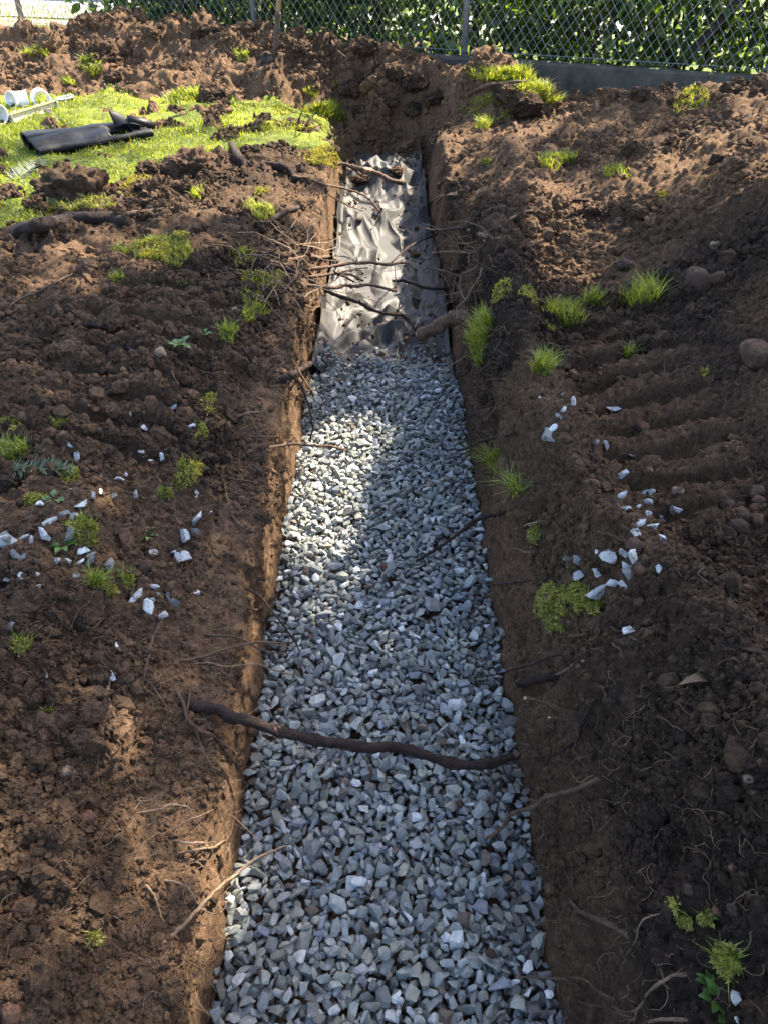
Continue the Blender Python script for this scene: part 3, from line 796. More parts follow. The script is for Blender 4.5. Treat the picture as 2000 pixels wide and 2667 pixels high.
# ------------------------------------------------------------------ crumbs and clods of loose soil
def gn_crumbs(name, P, scl, rot, sub, shapes=4, subdiv=2, mat=None, label=None):
    me = bpy.data.meshes.new(name); me.vertices.add(len(P)); me.vertices.foreach_set('co', np.asarray(P, np.float32).ravel())
    for nm, a in (('scl', scl), ('rot', rot)):
        at = me.attributes.new(nm, 'FLOAT_VECTOR', 'POINT'); at.data.foreach_set('vector', np.asarray(a, np.float32).ravel())
    at = me.attributes.new('sub', 'FLOAT', 'POINT'); at.data.foreach_set('value', np.asarray(sub, np.float32))
    me.materials.append(mat)
    o = bpy.data.objects.new(name, me); C.objects.link(o)
    ng = bpy.data.node_groups.new(name, 'GeometryNodeTree')
    ng.interface.new_socket('Geometry', in_out='INPUT', socket_type='NodeSocketGeometry'); ng.interface.new_socket('Geometry', in_out='OUTPUT', socket_type='NodeSocketGeometry')
    n_in = ng.nodes.new('NodeGroupInput'); n_out = ng.nodes.new('NodeGroupOutput'); lk = ng.links.new
    join = ng.nodes.new('GeometryNodeGeometryToInstance')
    for k in range(shapes):
        ico = ng.nodes.new('GeometryNodeMeshIcoSphere'); ico.inputs['Radius'].default_value = 1.; ico.inputs['Subdivisions'].default_value = subdiv
        nz = ng.nodes.new('ShaderNodeTexNoise'); nz.noise_dimensions = '4D'; nz.inputs['Scale'].default_value = 1.3; nz.inputs['W'].default_value = k*3.7 + .5; nz.inputs['Detail'].default_value = 7; nz.inputs['Roughness'].default_value = .68
        sb = ng.nodes.new('ShaderNodeVectorMath'); sb.operation = 'SUBTRACT'; sb.inputs[1].default_value = (.5, .5, .5); lk(nz.outputs['Color'], sb.inputs[0])
        sc = ng.nodes.new('ShaderNodeVectorMath'); sc.operation = 'SCALE'; sc.inputs['Scale'].default_value = 2.2; lk(sb.outputs[0], sc.inputs[0])
        sp = ng.nodes.new('GeometryNodeSetPosition'); lk(ico.outputs[0], sp.inputs['Geometry']); lk(sc.outputs[0], sp.inputs['Offset'])
        sm = ng.nodes.new('GeometryNodeSetMaterial'); sm.inputs['Material'].default_value = mat; lk(sp.outputs[0], sm.inputs[0]); lk(sm.outputs[0], join.inputs[0])
    iop = ng.nodes.new('GeometryNodeInstanceOnPoints'); iop.inputs['Pick Instance'].default_value = True
    lk(n_in.outputs[0], iop.inputs['Points']); lk(join.outputs[0], iop.inputs['Instance'])
    for nm, sock in (('scl', 'Scale'), ('rot', 'Rotation')):
        a = ng.nodes.new('GeometryNodeInputNamedAttribute'); a.data_type = 'FLOAT_VECTOR'; a.inputs['Name'].default_value = nm
        if sock == 'Rotation':
            e = ng.nodes.new('FunctionNodeEulerToRotation'); lk(a.outputs[0], e.inputs[0]); lk(e.outputs[0], iop.inputs['Rotation'])
        else: lk(a.outputs[0], iop.inputs['Scale'])
    lk(iop.outputs[0], n_out.inputs[0])
    md = o.modifiers.new('scatter', 'NODES'); md.node_group = ng
    tag(o, label, 'soil', kind='stuff'); return o
def crumbs():
    r = np.random.default_rng(41)
    ny, nx, _ = GQ.shape; Qf = GQ.reshape(-1, 3)
    subv = np.zeros(len(Qf), np.float32); ground.data.attributes['sub'].data.foreach_get('value', subv)
    lawn = lawn_mask(Qf[:, 0], Qf[:, 1])
    dxn = np.gradient(GQ, axis=1); dyn = np.gradient(GQ, axis=0); nn = np.cross(dxn, dyn); area = np.linalg.norm(nn, axis=-1).ravel(); nz = (nn[..., 2].ravel())/(area + 1e-12)
    d = np.linalg.norm(Qf - np.array([0, 0, CAMH]), axis=1)
    p = area/d**2.1
    p = p*(lawn < .3)*((np.abs(Qf[:, 0]) > .34) | (Qf[:, 1] > 6.1) | (Qf[:, 2] > .12))
    p *= np.where((nz < .45) & (Qf[:, 1] < 5.7), .06, 1)*(Qf[:, 1] < 7.9)*(Qf[:, 1] > .1)
    cl = fbm(Qf[:, 0], Qf[:, 1], None, 3, 2.4) - .3*compact_lit(Qf[:, 0], Qf[:, 1]); p *= np.clip(.6 + 1.5*cl, .10, 1.6)
    u, v = project(Qf[:, 0], Qf[:, 1], Qf[:, 2]); p *= (u > -600) & (u < 2600) & (v > -50) & (v < 2900)
    p = p/p.sum(); n = 170000
    i = r.choice(len(Qf), n, p=p); P = Qf[i] + r.normal(0, 1, (n, 3))*.002*d[i][:, None]*np.array([1, 1, .3])
    s = .0025*d[i]**.75*np.exp(r.normal(0, .5, n))*np.where(r.random(n) < .03, 2.6, 1)
    s = np.clip(s, .001, .035)
    scl = s[:, None]*r.uniform(.6, 1.3, (n, 3)); scl[:, 2] *= .8
    gn_crumbs('soil_crumbs', P, scl, r.uniform(0, 6.28, (n, 3)), np.clip(subv[i] + r.normal(0, .14, n), 0, 1), 5, 1, M_soil_i, 'loose crumbs of dark soil strewn over both banks')
    n = 5200; i = r.choice(len(Qf), n, p=p*(cl > -.05)/(p*(cl > -.05)).sum()); P = Qf[i]
    s = .0058*d[i]**.85*np.exp(r.normal(0, .5, n)); s = np.clip(s, .003, .07)
    scl = s[:, None]*r.uniform(.6, 1.3, (n, 3)); scl[:, 2] *= .8
    gn_crumbs('soil_clods', P, scl, r.uniform(0, 6.28, (n, 3)), np.clip(subv[i] + r.normal(0, .14, n), 0, 1), 5, 4, M_soil_i, 'small rough clods of earth lying on both banks')
crumbs()
print('crumbs', round(time.time() - T0, 1))
# ------------------------------------------------------------------ landscape fabric lying in the far half of the trench
def fabric():
    m, nt, b = mat_new('woven_fabric')
    n = noise(nt, 14, 6, .6)
    fc = ramp(nt, n.outputs[0], [(.3, (.026, .0255, .026)), (.7, (.044, .043, .043))])
    nt.links.new(mixc(nt, ramp(nt, noise(nt, 7, 8, .72).outputs[0], [(.54, (0, 0, 0)), (.70, (.75, .75, .75))]), fc, (.060, .040, .026)), b.inputs['Base Color'])
    b.inputs['Roughness'].default_value = .64; b.inputs['Specular IOR Level'].default_value = .36
    bump(nt, b, noise(nt, 900, 2).outputs[0], .25, .001)
    na, nb = 240, 620
    v = np.linspace(0, 1, nb); u = np.linspace(-1, 1, na); U, Vv = np.meshgrid(u, v)
    Y = 2.88 + (6.12 - 2.88)*Vv + .05*U*U*(Vv < .1)
    wid = (.33 - .05*sstep(3.3, 6, Y))
    wav = .5 + .5*fbm(U*0 + np.sign(U)*3, Y, None, 3, 2.2)*1.6
    wide = wid*(1.0 + .0*U)
    X = U*wide*1.10 + .02*pnoise(Y*2, Y*0 + 4)
    flo = floor_z(Y)
    # the edges climb the cut walls by a varying height
    over = np.clip((np.abs(U) - .80)/.20, 0, 1)
    Z = flo + .035 + over**1.3*(.04 + .12*np.clip(wav, 0, 1.2))
    X = np.where(np.abs(X) > wid - .012, np.sign(X)*(wid - .012 - .006*over + .02*over*over*pnoise(Y*7, U*2)), X)
    def ridge(x, y, s, w=.05):
        n_ = np.abs(pnoise(x, y, np.full_like(x, s))); return np.sqrt(w*w + .25) - np.sqrt(n_*n_ + w*w*.12)
    wx = X + .06*fbm(X, Y, None, 2, 3.) ; wy = Y + .10*fbm(X + 7, Y, None, 2, 2.)
    f1 = ridge(wx*7.0 + wy*.8, wy*.8 - wx*.8, 1.3)
    f2 = ridge(wx*6 - wy*2.6, wy*.9 + wx*1.5, 5.1)
    f3 = ridge(wx*2.2 + wy*3.2, wy*2.6 - wx*3.4, 8.8)
    amp = .5 + .8*np.clip(fbm(X, Y, None, 2, 1.4) + .4, 0, 1)
    pl = .5 + .5*np.sin((X + .25*pnoise(Y*1.5, X*2))*70 + 4*pnoise(Y*2.2, X)); end = sstep(4.9, 5.6, Y)
    Z = Z + amp*(.125*f1 + .115*f2 + .085*f3) - .085 + .006*fbm(X, Y, None, 2, 5.) + end*.006*pl + .016*ridge(wx*12 + wy*4, wy*2.5 - wx*3, 3.3, .05) + .005*ridge(wx*19 - wy*9, wy*6 + wx*8, 7.3, .05)
    Z = Z + .09*np.exp(-((Y - 5.62)/.16)**2)*np.exp(-((X + .02)/.20)**2)
    flap = sstep(.955, 1, Vv)*np.exp(-((X + .07)/.06)**2); Z = Z + .07*flap
    Z = Z + .03*sstep(.6, .0, Vv)*np.exp(-((np.abs(U) - .86)/.10)**2)
    Z = Z - .05*(1 - sstep(0, .035, Vv))
    Z = np.maximum(Z, flo + .006)
    idx = np.arange(nb*na).reshape(nb, na)
    F = np.stack([idx[:-1, :-1], idx[:-1, 1:], idx[1:, 1:], idx[1:, :-1]], -1).reshape(-1, 4)
    P = np.stack([X, Y, Z], -1)
    o = new_obj('landscape_fabric', np_mesh('landscape_fabric', P.reshape(-1, 3), F, True), m)
    tag(o, 'crumpled dark grey landscape fabric lining the far half of the trench', 'fabric')
    return BVHTree.FromPolygons(P.reshape(-1, 3).tolist(), F.tolist())
FBVH = fabric()
def hit2(pxx, pyy, off=0.):
    """first thing under the pixel among ground, fabric and gravel top"""
    d = ray(pxx, pyy).normalized(); o = Vector((0, 0, CAMH)); best = None
    for T in (BVH, FBVH):
        h = T.ray_cast(o, d)
        if h[0] is not None and (best is None or h[3] < best[3]): best = h
    g = hits_plane(pxx, pyy, .012)
    if abs(g.x) < .33 and .12 < g.y < 3.0 and (best is None or (g - o).length < best[3]): return g + Vector((0, 0, off)), Vector((0, 0, 1))
    if best is None: return g, Vector((0, 0, 1))
    return best[0] + best[1]*off, best[1]

def strays():
    r = np.random.default_rng(8); so = Soup(); bed = bpy.data.objects['gravel_bed']
    for _ in range(520):
        y = 2.92 + abs(r.normal(0, .12)); x = r.uniform(-.29, .29); h = FBVH.ray_cast(Vector((x, y, 1)), Vector((0, 0, -1)))
        if h[0] is None: continue
        V, F = VAR[int(r.integers(len(VAR)))]; q = np.array(Euler(r.normal(0, .6, 3).tolist()).to_matrix())
        so.add((V*.0125*r.uniform(.6, 1.3)) @ q.T + np.array(h[0][:]) + np.array([0, -1.5, .006]), F, list(stone_palette(r)*.9))
    o = new_obj('stray_gravel', so.mesh('stray_gravel', False, 'col'), M_stone, bed); o['kind'] = 'stuff'
    P = []; sc = []
    for _ in range(1300):
        y = r.uniform(3.0, 6.0); x = np.sign(r.normal())*.30*r.random()**.45; h = FBVH.ray_cast(Vector((x, y, 1)), Vector((0, 0, -1)))
        if h[0] is None or fbm(np.array([x*3]), np.array([y*3]), None, 2, 1.)[0] < -.05: continue
        P.append(h[0][:]); sc.append(.0035*math.exp(r.normal(0, .5))*(1 + .15*y))
    n = len(P); gn_crumbs('fallen_soil', P, np.array(sc)[:, None]*r.uniform(.6, 1.3, (n, 3)), r.uniform(0, 6.28, (n, 3)), r.uniform(.2, .8, n), 4, 1, M_soil_i, 'soil crumbs fallen onto the landscape fabric')
strays()

# ------------------------------------------------------------------ roots
def root_mat(name, c, c2, cut=(.25, .12, .07)):
    m, nt, b = mat_new(name)
    n1 = noise(nt, 45, 8, .7); n2 = noise(nt, 260, 4, .7)
    cc = ramp(nt, n1.outputs[0], [(.32, c), (.60, c2)])
    cc = mixc(nt, ramp(nt, n2.outputs[0], [(.60, (0, 0, 0)), (.70, (.7, .7, .7))]), cc, (.17, .13, .10))
    cc = mixc(nt, ramp(nt, noise(nt, 18, 3, .6).outputs[0], [(.66, (0, 0, 0)), (.74, (.6, .6, .6))]), cc, cut)
    nt.links.new(cc, b.inputs['Base Color']); b.inputs['Roughness'].default_value = .85; b.inputs['Specular IOR Level'].default_value = .25
    ad = N(nt, 'Math', operation='ADD'); nt.links.new(n1.outputs[0], ad.inputs[0]); nt.links.new(noise(nt, 130, 8, .75).outputs[0], ad.inputs[1]); bump(nt, b, ad.outputs[0], 1.0, .010); return m
M_rd = root_mat('root_dark', (.014, .009, .008), (.042, .026, .020), (.085, .040, .025)); M_rm = root_mat('root_brown', (.065, .038, .024), (.15, .095, .062)); M_rp = root_mat('root_pale', (.15, .095, .058), (.30, .21, .14), (.20, .13, .08))
M_cut = simple('cut_wood', (.42, .28, .15), .8, scale=50, var=.2)
M_wound = simple('bark_wound', (.17, .075, .045), .7, scale=60, var=.3)
RM = {'d': M_rd, 'm': M_rm, 'p': M_rp}
nroot = [0]
def make_root(reg, pts, r0, r1, z0, z1, mat, label, group=None, cut=False, twigs=2, name='root', cat='root', sides=8):
    """z0 None: starts where its first pixel meets the earth; z1 None: lies on the surface all along"""
    nroot[0] += 1; sd = nroot[0]*13; kk = {9: .62, 12: .62, 7: .70, 10: .80}.get(reg, .90 if r0 < .03 else 1.); r0 *= kk; r1 *= kk
    pp = [px(reg, x, y) for x, y in pts]
    cum = [0]
    for a, b in zip(pp, pp[1:]): cum.append(cum[-1] + math.hypot(a[0] - b[0], a[1] - b[1]))
    P = []; o = Vector((0, 0, CAMH)); n0 = None
    for k, ((x, y), c) in enumerate(zip(pp, cum)):
        t = c/cum[-1]; rr = r0 + (r1 - r0)*t
        h, nn = hit2(x, y)
        if k == 0: n0 = nn
        if z1 is None:
            q = h + nn*rr*(.55 if z0 is None else z0) if k else h
            if z0 is not None and k: q = h + (o - h).normalized()*z0*math.sin(PI*min(1, t*1.1))**.7 + nn*rr*.6
        else:
            zs = h.z + rr if (k == 0 and z0 is None) else None
            if k == 0: z_first = zs if zs is not None else z0
            z = z_first + (z1 - z_first)*t
            q = hits_plane(x, y, z)
            if (q - o).length > (h - o).length - rr: q = h + (o - h).normalized()*rr*1.1
        P.append(q)
    dirn = (P[0] - P[1]).normalized(); P[0] = P[0] + dirn*.02 + (-n0)*max(.01, r0*.9)
    Q = smooth_path(P, 5, min(r0, .006)*.28, sd)
    n = len(Q); rad = [(r0 + (r1 - r0)*i/(n - 1))*(1 + .08*math.sin(i*.9 + sd) + random.Random(sd + i).uniform(-.09, .09)) for i in range(n)]
    V, F = tube_vf(Q, rad, sides, .08, sd); so = Soup(); base_p = Q[0]
    so.add(V - np.array(base_p[:]), F)
    rnd = random.Random(sd)
    for q in range(twigs):
        i = rnd.randrange(n//4, n - 1); st = Q[i]; L = rnd.uniform(3, 9)*max(rad[i], .0035)
        dr = Vector((rnd.gauss(0, 1), rnd.gauss(0, 1), rnd.gauss(-.3, .6))).normalized()
        pts_ = [st, st + dr*L*.4 + Vector((rnd.gauss(0, .1), rnd.gauss(0, .1), rnd.gauss(0, .1)))*L*.3, st + dr*L*.8, st + dr*L + Vector((rnd.gauss(0, .2), rnd.gauss(0, .2), -.1))*L*.4]
        rt = min(.0022, rad[i]*.4); V, F = tube_vf(smooth_path(pts_, 3, L*.02, sd + q), np.linspace(rt, rt*.35, 10), 4, .1, q); so.add(V - np.array(base_p[:]), F)
    ob = new_obj(name, so.mesh(name, True), RM[mat]); ob.location = base_p; tag(ob, label, cat, group)
    if cut:
        t = (Q[-1] - Q[-2]).normalized(); V, F = tube_vf([Q[-1] - t*.002, Q[-1] + t*.001, Q[-1] + t*.0016], [r1*.90, r1*.93, r1*.8], 12, .04, sd)
        c = new_obj('cut_end', np_mesh('cut_end', V - np.array(base_p[:]), F, False), M_cut, ob); c['label'] = 'pale sawn end'
    return ob, Q, rad
ROOTS = [
 (10, [(0,345),(100,358),(190,400),(300,425),(400,462),(500,490),(620,515),(720,528),(850,550),(960,540),(1080,568),(1200,610),(1330,635),(1440,620),(1530,590)], .0165, .0140, None, .055, 'd', 'thick dark root crossing the whole width of the near gravel', 5),
 (9, [(825,1810),(920,1740),(1000,1670),(1080,1580),(1180,1480),(1280,1400),(1380,1320),(1470,1280),(1545,1250)], .0070, .0036, None, .15, 'p', 'long pale root reaching up over the bottom left gravel', 3),
 (9, [(940,250),(1060,240),(1180,200),(1300,170),(1400,150),(1500,155),(1580,150)], .0065, .0035, None, .20, 'm', 'brown root above the thick dark root, its tip over the left edge of the gravel', 2),
 (9, [(1100,105),(1220,115),(1300,130),(1380,175),(1440,200),(1530,215)], .0050, .0030, None, .18, 'm', 'thin forked root crossing over the brown root left of the gravel', 2),
 (9, [(1040,262),(1120,262),(1210,282),(1300,275),(1385,268),(1450,290),(1530,315),(1610,335)], .0045, .0022, None, .12, 'p', 'thin pale root ending lowest above the thick dark root, tip over gravel', 1),
 (9, [(885,35),(830,130),(815,200),(790,290),(775,370),(755,440)], .0050, .0035, .012, None, 'm', 'brown root hanging straight down the left bank left of the forked roots', 3),
 (9, [(655,225),(640,300),(590,370),(585,460),(600,520),(640,590),(690,640)], .0060, .0055, .014, None, 'p', 'pale crooked root hanging below the grey stone on the left bank', 6),
 (9, [(950,380),(985,470),(1010,560),(1070,620),(1130,650),(1200,700),(1260,745)], .0060, .0060, .03, None, 'm', 'blunt brown root bending right just under the thick dark root', 3),
 (9, [(1030,360),(1025,440),(1010,540),(1060,640),(1100,740),(1150,830),(1190,920),(1215,990)], .0042, .0026, .02, None, 'm', 'long thin root dangling down the left wall under the thick dark root', 5),
 (9, [(815,365),(870,450),(940,555)], .0026, .0018, .01, None, 'p', 'short thin rootlet on the left bank beside the start of the thick dark root', 2),
 (9, [(735,1075),(850,1060),(920,1030),(1020,1040)], .0042, .0034, .03, None, 'p', 'straight brown stub lying level on the lower left bank', 2),
 (9, [(930,1205),(1010,1235),(1090,1235),(1140,1262),(1215,1220)], .0042, .0034, .03, None, 'p', 'upper of two pale roots reaching the gravel edge at lower left', 2),
 (9, [(975,1280),(1080,1268),(1175,1265)], .0036, .0030, .03, None, 'p', 'lower of two pale roots reaching the gravel edge at lower left', 1),
 (9, [(980,1300),(1050,1330),(1090,1365)], .0055, .0050, .01, None, 'm', 'short stubby root just under the pair of pale roots at lower left', 1),
 (9, [(765,1420),(815,1490),(850,1560),(870,1630),(905,1700)], .0042, .0024, .014, None, 'p', 'pale wavy root left of the long pale root on the lower bank', 3),
 (9, [(890,1420),(960,1450),(1020,1490),(1060,1560),(1105,1595)], .0040, .0030, .03, None, 'p', 'pale root crossing behind the long pale root at lower left', 3),
 (9, [(1070,1490),(1110,1520),(1160,1560)], .0055, .0050, .01, None, 'd', 'dark stub poking from the wall behind the long pale root', 1),
 (9, [(920,1175),(1010,1115),(1080,1090),(1155,1050)], .0026, .0016, .03, None, 'p', 'fine twig slanting up above the pair of pale roots', 3),
 (9, [(730,1845),(800,1880),(880,1960)], .0030, .0020, .012, None, 'p', 'thin rootlet below the base of the long pale root', 1),
 (9, [(500,730),(560,745),(610,800),(640,860),(690,930)], .0018, .0012, .008, None, 'p', 'fine hair root on the left bank above the tan patch', 6),
 (9, [(700,1320),(750,1315),(800,1360)], .0018, .0010, .01, None, 'p', 'fine forked hair root at the middle of the lower left bank', 4),
 (9, [(530,1600),(570,1540),(620,1590)], .0016, .0010, .01, None, 'p', 'fine star shaped hair root low on the left bank', 5),
 (9, [(540,1600),(590,1670),(640,1740)], .0018, .0012, .01, None, 'p', 'fine hair root running down from the star shaped one', 2),
 (9, [(960,1790),(990,1850),(1050,1890),(1110,1920)], .0016, .0010, .02, None, 'p', 'fine kinked hair root near the bottom left wall', 3),
 (7, [(110,568),(200,552),(330,532),(450,540),(540,545),(622,562)], .0085, .0060, None, .15, 'm', 'straight brown root with its blunt tip over the sunlit gravel patch', 3),
 (7, [(120,490),(200,492),(265,492)], .0042, .0038, .03, None, 'm', 'short root just above the straight root beside the sunlit gravel patch', 1),
 (7, [(130,500),(180,515),(240,535)], .0042, .0030, .02, None, 'm', 'short root touching the straight root beside the sunlit gravel patch', 1),
 (7, [(225,195),(330,150),(445,100)], .0180, .0150, .05, None, 'd', 'stout dark root stub at the left corner of the fabric', 2),
 (7, [(340,165),(375,200),(400,260),(430,340),(445,440),(430,515)], .0060, .0040, .40, .10, 'd', 'dark root hanging over the far left edge of the gravel', 3),
 (7, [(240,0),(330,70),(390,170),(440,240),(455,270)], .0050, .0036, None, .20, 'm', 'long wavy root drooping over the stout dark stub', 3),
 (7, [(45,1295),(150,1350),(220,1430),(300,1530),(350,1600),(380,1655)], .0045, .0024, None, .05, 'd', 'thin dark root sagging over the left gravel above the forked roots', 2),
 (7, [(35,1380),(100,1420),(155,1430)], .0045, .0030, .03, None, 'm', 'short root under the start of the thin dark root at the left wall', 1),
 (7, [(100,625),(170,680),(225,720)], .0036, .0024, .03, None, 'm', 'small root on the left bank below the straight brown root', 2),
 (7, [(0,715),(100,735),(200,750)], .0032, .0020, .03, None, 'm', 'thin level root on the left bank left of the sunlit gravel', 2),
 (7, [(80,800),(150,830),(262,835)], .0028, .0016, .03, None, 'm', 'fine curved root beside the left wall at mid length', 4),
 (7, [(0,905),(60,975),(125,1010)], .0070, .0050, .02, None, 'm', 'knobbly root end on the left bank at mid length', 3),
 (7, [(1480,898),(1390,920),(1310,950),(1250,1000),(1170,1060),(1090,1110),(1000,1165)], .0085, .0068, None, .05, 'd', 'dark root with a red tip reaching down onto the right half of the gravel', 2),
 (7, [(1370,365),(1345,370),(1270,390),(1200,420)], .0070, .0055, None, .16, 'd', 'dark root from the right wall, uppermost beside the far gravel', 1),
 (7, [(1540,470),(1500,480),(1400,500),(1320,530),(1250,560),(1195,560)], .0075, .0055, .42, .18, 'd', 'longer dark root from the right wall level with the sunlit gravel patch', 2),
 (7, [(1440,480),(1380,490),(1290,505),(1230,535)], .0045, .0035, None, .16, 'd', 'thin root just above the longer dark root on the right wall', 1),
 (7, [(1420,320),(1400,380),(1350,430)], .0050, .0040, .02, None, 'm', 'short upright root on the right bank face', 1),
 (7, [(1570,1268),(1480,1285),(1385,1295)], .0052, .0042, .45, .26, 'd', 'short dark root on the right wall below the red tipped one', 1),
 (7, [(1400,695),(1370,690),(1320,680),(1270,672)], .0026, .0016, None, .24, 'p', 'fine pale rootlet reaching left from the grass wisp on the right wall', 1),
 (7, [(1290,140),(1190,200),(1130,280),(1080,350),(1040,430)], .0042, .0024, None, .04, 'd', 'thin root curving down over the far right edge of the gravel', 2),
 (7, [(1250,60),(1170,120),(1085,185)], .0022, .0015, .35, .10, 'p', 'fine pale rootlet over the gravel by the right fabric corner', 1),
 (12, [(740,670),(640,730),(540,760),(450,785),(400,830),(330,850),(270,870),(235,930),(170,985),(130,1005)], .0080, .0060, None, .06, 'm', 'reddish root zigzagging down from the right wall onto the gravel', 3),
 (12, [(640,350),(520,300),(430,265),(345,245)], .0078, .0056, None, .34, 'm', 'brown root with a broken pale end on the right wall above the thick root end', 5),
 (12, [(660,378),(560,360),(475,350)], .0048, .0036, None, .40, 'm', 'pale tipped root just below the one with the broken end', 2),
 (12, [(720,260),(680,330),(650,400),(640,460),(580,510),(500,550),(400,570)], .0060, .0040, .03, None, 'd', 'long dark root bending left down the right wall', 5),
 (12, [(525,128),(420,145),(320,162)], .0190, .0175, .05, None, 'd', 'stout dark root stub high on the right wall', 2),
 (12, [(645,55),(610,60),(560,100),(505,125)], .0048, .0038, .02, None, 'p', 'short pale hooked root above the stout dark stub on the right', 1),
 (12, [(560,-5),(480,20),(400,60),(300,85),(200,115),(70,135)], .0052, .0030, None, .06, 'd', 'dark root stretching left over the gravel beside the stout right stub', 3),
 (12, [(990,1600),(900,1530),(830,1480),(740,1440),(640,1400),(595,1345)], .0088, .0070, .04, None, 'm', 'stout light brown root stub on the lower right slope', 3),
 (12, [(1230,1745),(1150,1745),(1080,1780),(1010,1840),(990,1880),(950,1930),(935,2000)], .0042, .0028, .03, None, 'p', 'pale branching root on the bottom right slope under the leafy weed', 8),
 (12, [(1220,1990),(1080,1985),(1000,2000)], .0045, .0035, .03, None, 'p', 'pale root at the bottom edge of the right slope', 3),
 (12, [(830,1880),(740,1830),(690,1780),(640,1760),(520,1760),(420,1755),(310,1750)], .0040, .0026, None, .06, 'm', 'thin forked root running over the dirty gravel at bottom right', 2),
 (12, [(660,1825),(620,1780),(560,1750),(505,1715)], .0028, .0018, None, .16, 'm', 'short branch joining the thin forked root at bottom right', 1),
 (12, [(600,868),(510,930),(460,1000)], .0030, .0018, .03, None, 'm', 'fine curved rootlet under the reddish zigzag root', 2),
 (12, [(760,550),(640,570),(600,600),(530,660),(470,720),(405,755)], .0042, .0022, .03, None, 'm', 'thin root forking left above the reddish zigzag root', 6),
 (12, [(800,1928),(700,1905),(630,1885)], .0028, .0018, .02, None, 'm', 'fine twig low on the right slope near the bottom', 1),
 (12, [(1110,1395),(1010,1430),(960,1480),(940,1560),(885,1640)], .0022, .0014, .03, None, 'p', 'fine pale rootlet across the stout light brown stub', 6),
 (12, [(760,640),(700,665),(640,700),(590,640)], .0028, .0018, .02, None, 'p', 'pale forked rootlet at the top of the reddish zigzag root', 6),
 (4, [(240,1110),(340,1105),(450,1090),(560,1070),(650,1065),(740,1062),(800,1070),(880,1075),(950,1060),(1010,1070)], .0100, .0075, None, .22, 'm', 'long root stretched nearly level across the fabric', 3),
 (4, [(0,1065),(120,1105),(250,1170),(350,1220),(430,1270),(520,1310),(650,1350),(740,1400),(850,1430),(960,1440),(1010,1480),(1060,1550)], .0100, .0085, None, .06, 'd', 'longest root sagging over the fabric down to the sawn log', 4),
 (4, [(250,1210),(400,1240),(480,1245),(540,1225),(620,1232),(740,1225),(850,1250),(920,1270)], .0092, .0075, None, .18, 'm', 'wavy root over the middle of the fabric below the level one', 2),
 (4, [(80,1050),(200,1040),(290,1020),(380,1025),(440,1020),(500,1060)], .0110, .0085, .03, None, 'm', 'knotty root along the left bank ending at the trench lip', 2),
 (4, [(-20,1005),(100,1010),(180,1000),(245,990)], .0100, .0085, .02, None, 'm', 'short thick root on the left bank above the knotty one', 1),
 (4, [(260,1160),(400,1150),(500,1140),(590,1150),(650,1180),(685,1195)], .0080, .0062, None, .24, 'm', 'bent root with a drooping end left of the fabric centre', 2),
 (4, [(500,1130),(620,1110),(715,1100)], .0050, .0036, .30, .26, 'm', 'short thin root between the level and the drooping one', 1),
 (4, [(500,1130),(550,1165),(610,1200)], .0065, .0045, .30, .16, 'd', 'dark root end slanting down behind the drooping root', 1),
 (4, [(490,352),(560,355),(620,390),(670,435)], .0120, .0105, None, .26, 'm', 'short bent root beside the peeled branch at the far fabric', 1),
 (4, [(200,440),(300,460),(400,500),(520,520),(600,545),(680,575),(740,620),(800,695)], .0085, .0060, None, .16, 'm', 'root drooping from the turf corner over the far fabric', 3),
 (4, [(430,565),(520,620),(590,660),(680,690)], .0055, .0036, None, .18, 'm', 'thin root under the drooping one at the turf corner', 2),
 (4, [(1460,795),(1350,815),(1260,825),(1190,830),(1130,820)], .0090, .0062, None, .25, 'd', 'root from the right wall pointing left over the fabric edge', 2),
 (4, [(1210,850),(1100,900),(1010,950),(950,1000),(885,1060)], .0072, .0048, None, .12, 'd', 'dark root slanting down left over the fabric', 2),
 (4, [(1390,1170),(1280,1130),(1200,1110),(1125,1100)], .0062, .0045, None, .26, 'm', 'short pale root from the right wall beside the fabric', 2),
 (4, [(1310,1240),(1200,1250),(1120,1240),(1030,1210),(960,1190),(895,1195)], .0100, .0080, None, .16, 'd', 'wavy dark root from the right wall over the fabric', 3),
 (4, [(1380,560),(1290,575),(1210,590),(1150,640)], .0055, .0035, .03, None, 'p', 'thin pale root curling on the far right wall', 3),
 (4, [(1680,885),(1560,870),(1480,840),(1420,830)], .0100, .0080, .03, None, 'm', 'thick brown root on top of the right bank level with the fabric', 2),
 (4, [(1425,850),(1440,960),(1445,1080)], .0075, .0055, .02, None, 'm', 'upright reddish root hanging from the thick one on the right bank', 2),
 (4, [(1470,985),(1300,985),(1170,990)], .0052, .0035, None, .28, 'm', 'thin level root from the right wall at mid fabric', 2),
 (4, [(1500,1290),(1350,1290),(1280,1330),(1230,1380)], .0040, .0028, .03, None, 'm', 'fine curved root above the sawn log on the right wall', 3),
 (4, [(295,1000),(250,1060),(200,1160),(150,1230),(90,1290)], .0085, .0060, .04, None, 'd', 'dark root crossing over the others on the left bank', 2),
 (4, [(910,1088),(912,1180),(915,1250)], .0026, .0018, .23, .19, 'm', 'thread thin reddish root hanging from the level one', 1),
 (3, [(-30,380),(100,345),(200,315),(300,300),(400,290),(480,300),(550,312)], .0350, .0300, .07, None, 'd', 'big dark root lying across the front corner of the lawn', 0),
 (3, [(430,275),(560,265),(680,250),(810,240)], .0140, .0080, .015, None, 'm', 'smaller root continuing right from the big dark root by the lawn', 2),
 (3, [(0,680),(90,630),(170,600),(240,560),(320,520)], .0065, .0040, .015, None, 'm', 'long dry twig lying on the bare earth at the left edge'   , 3, 'twig'),
 (3, [(300,735),(430,745),(520,770),(600,795)], .0085, .0070, .01, None, 'd', 'dark root half buried left of the small weed', 1),
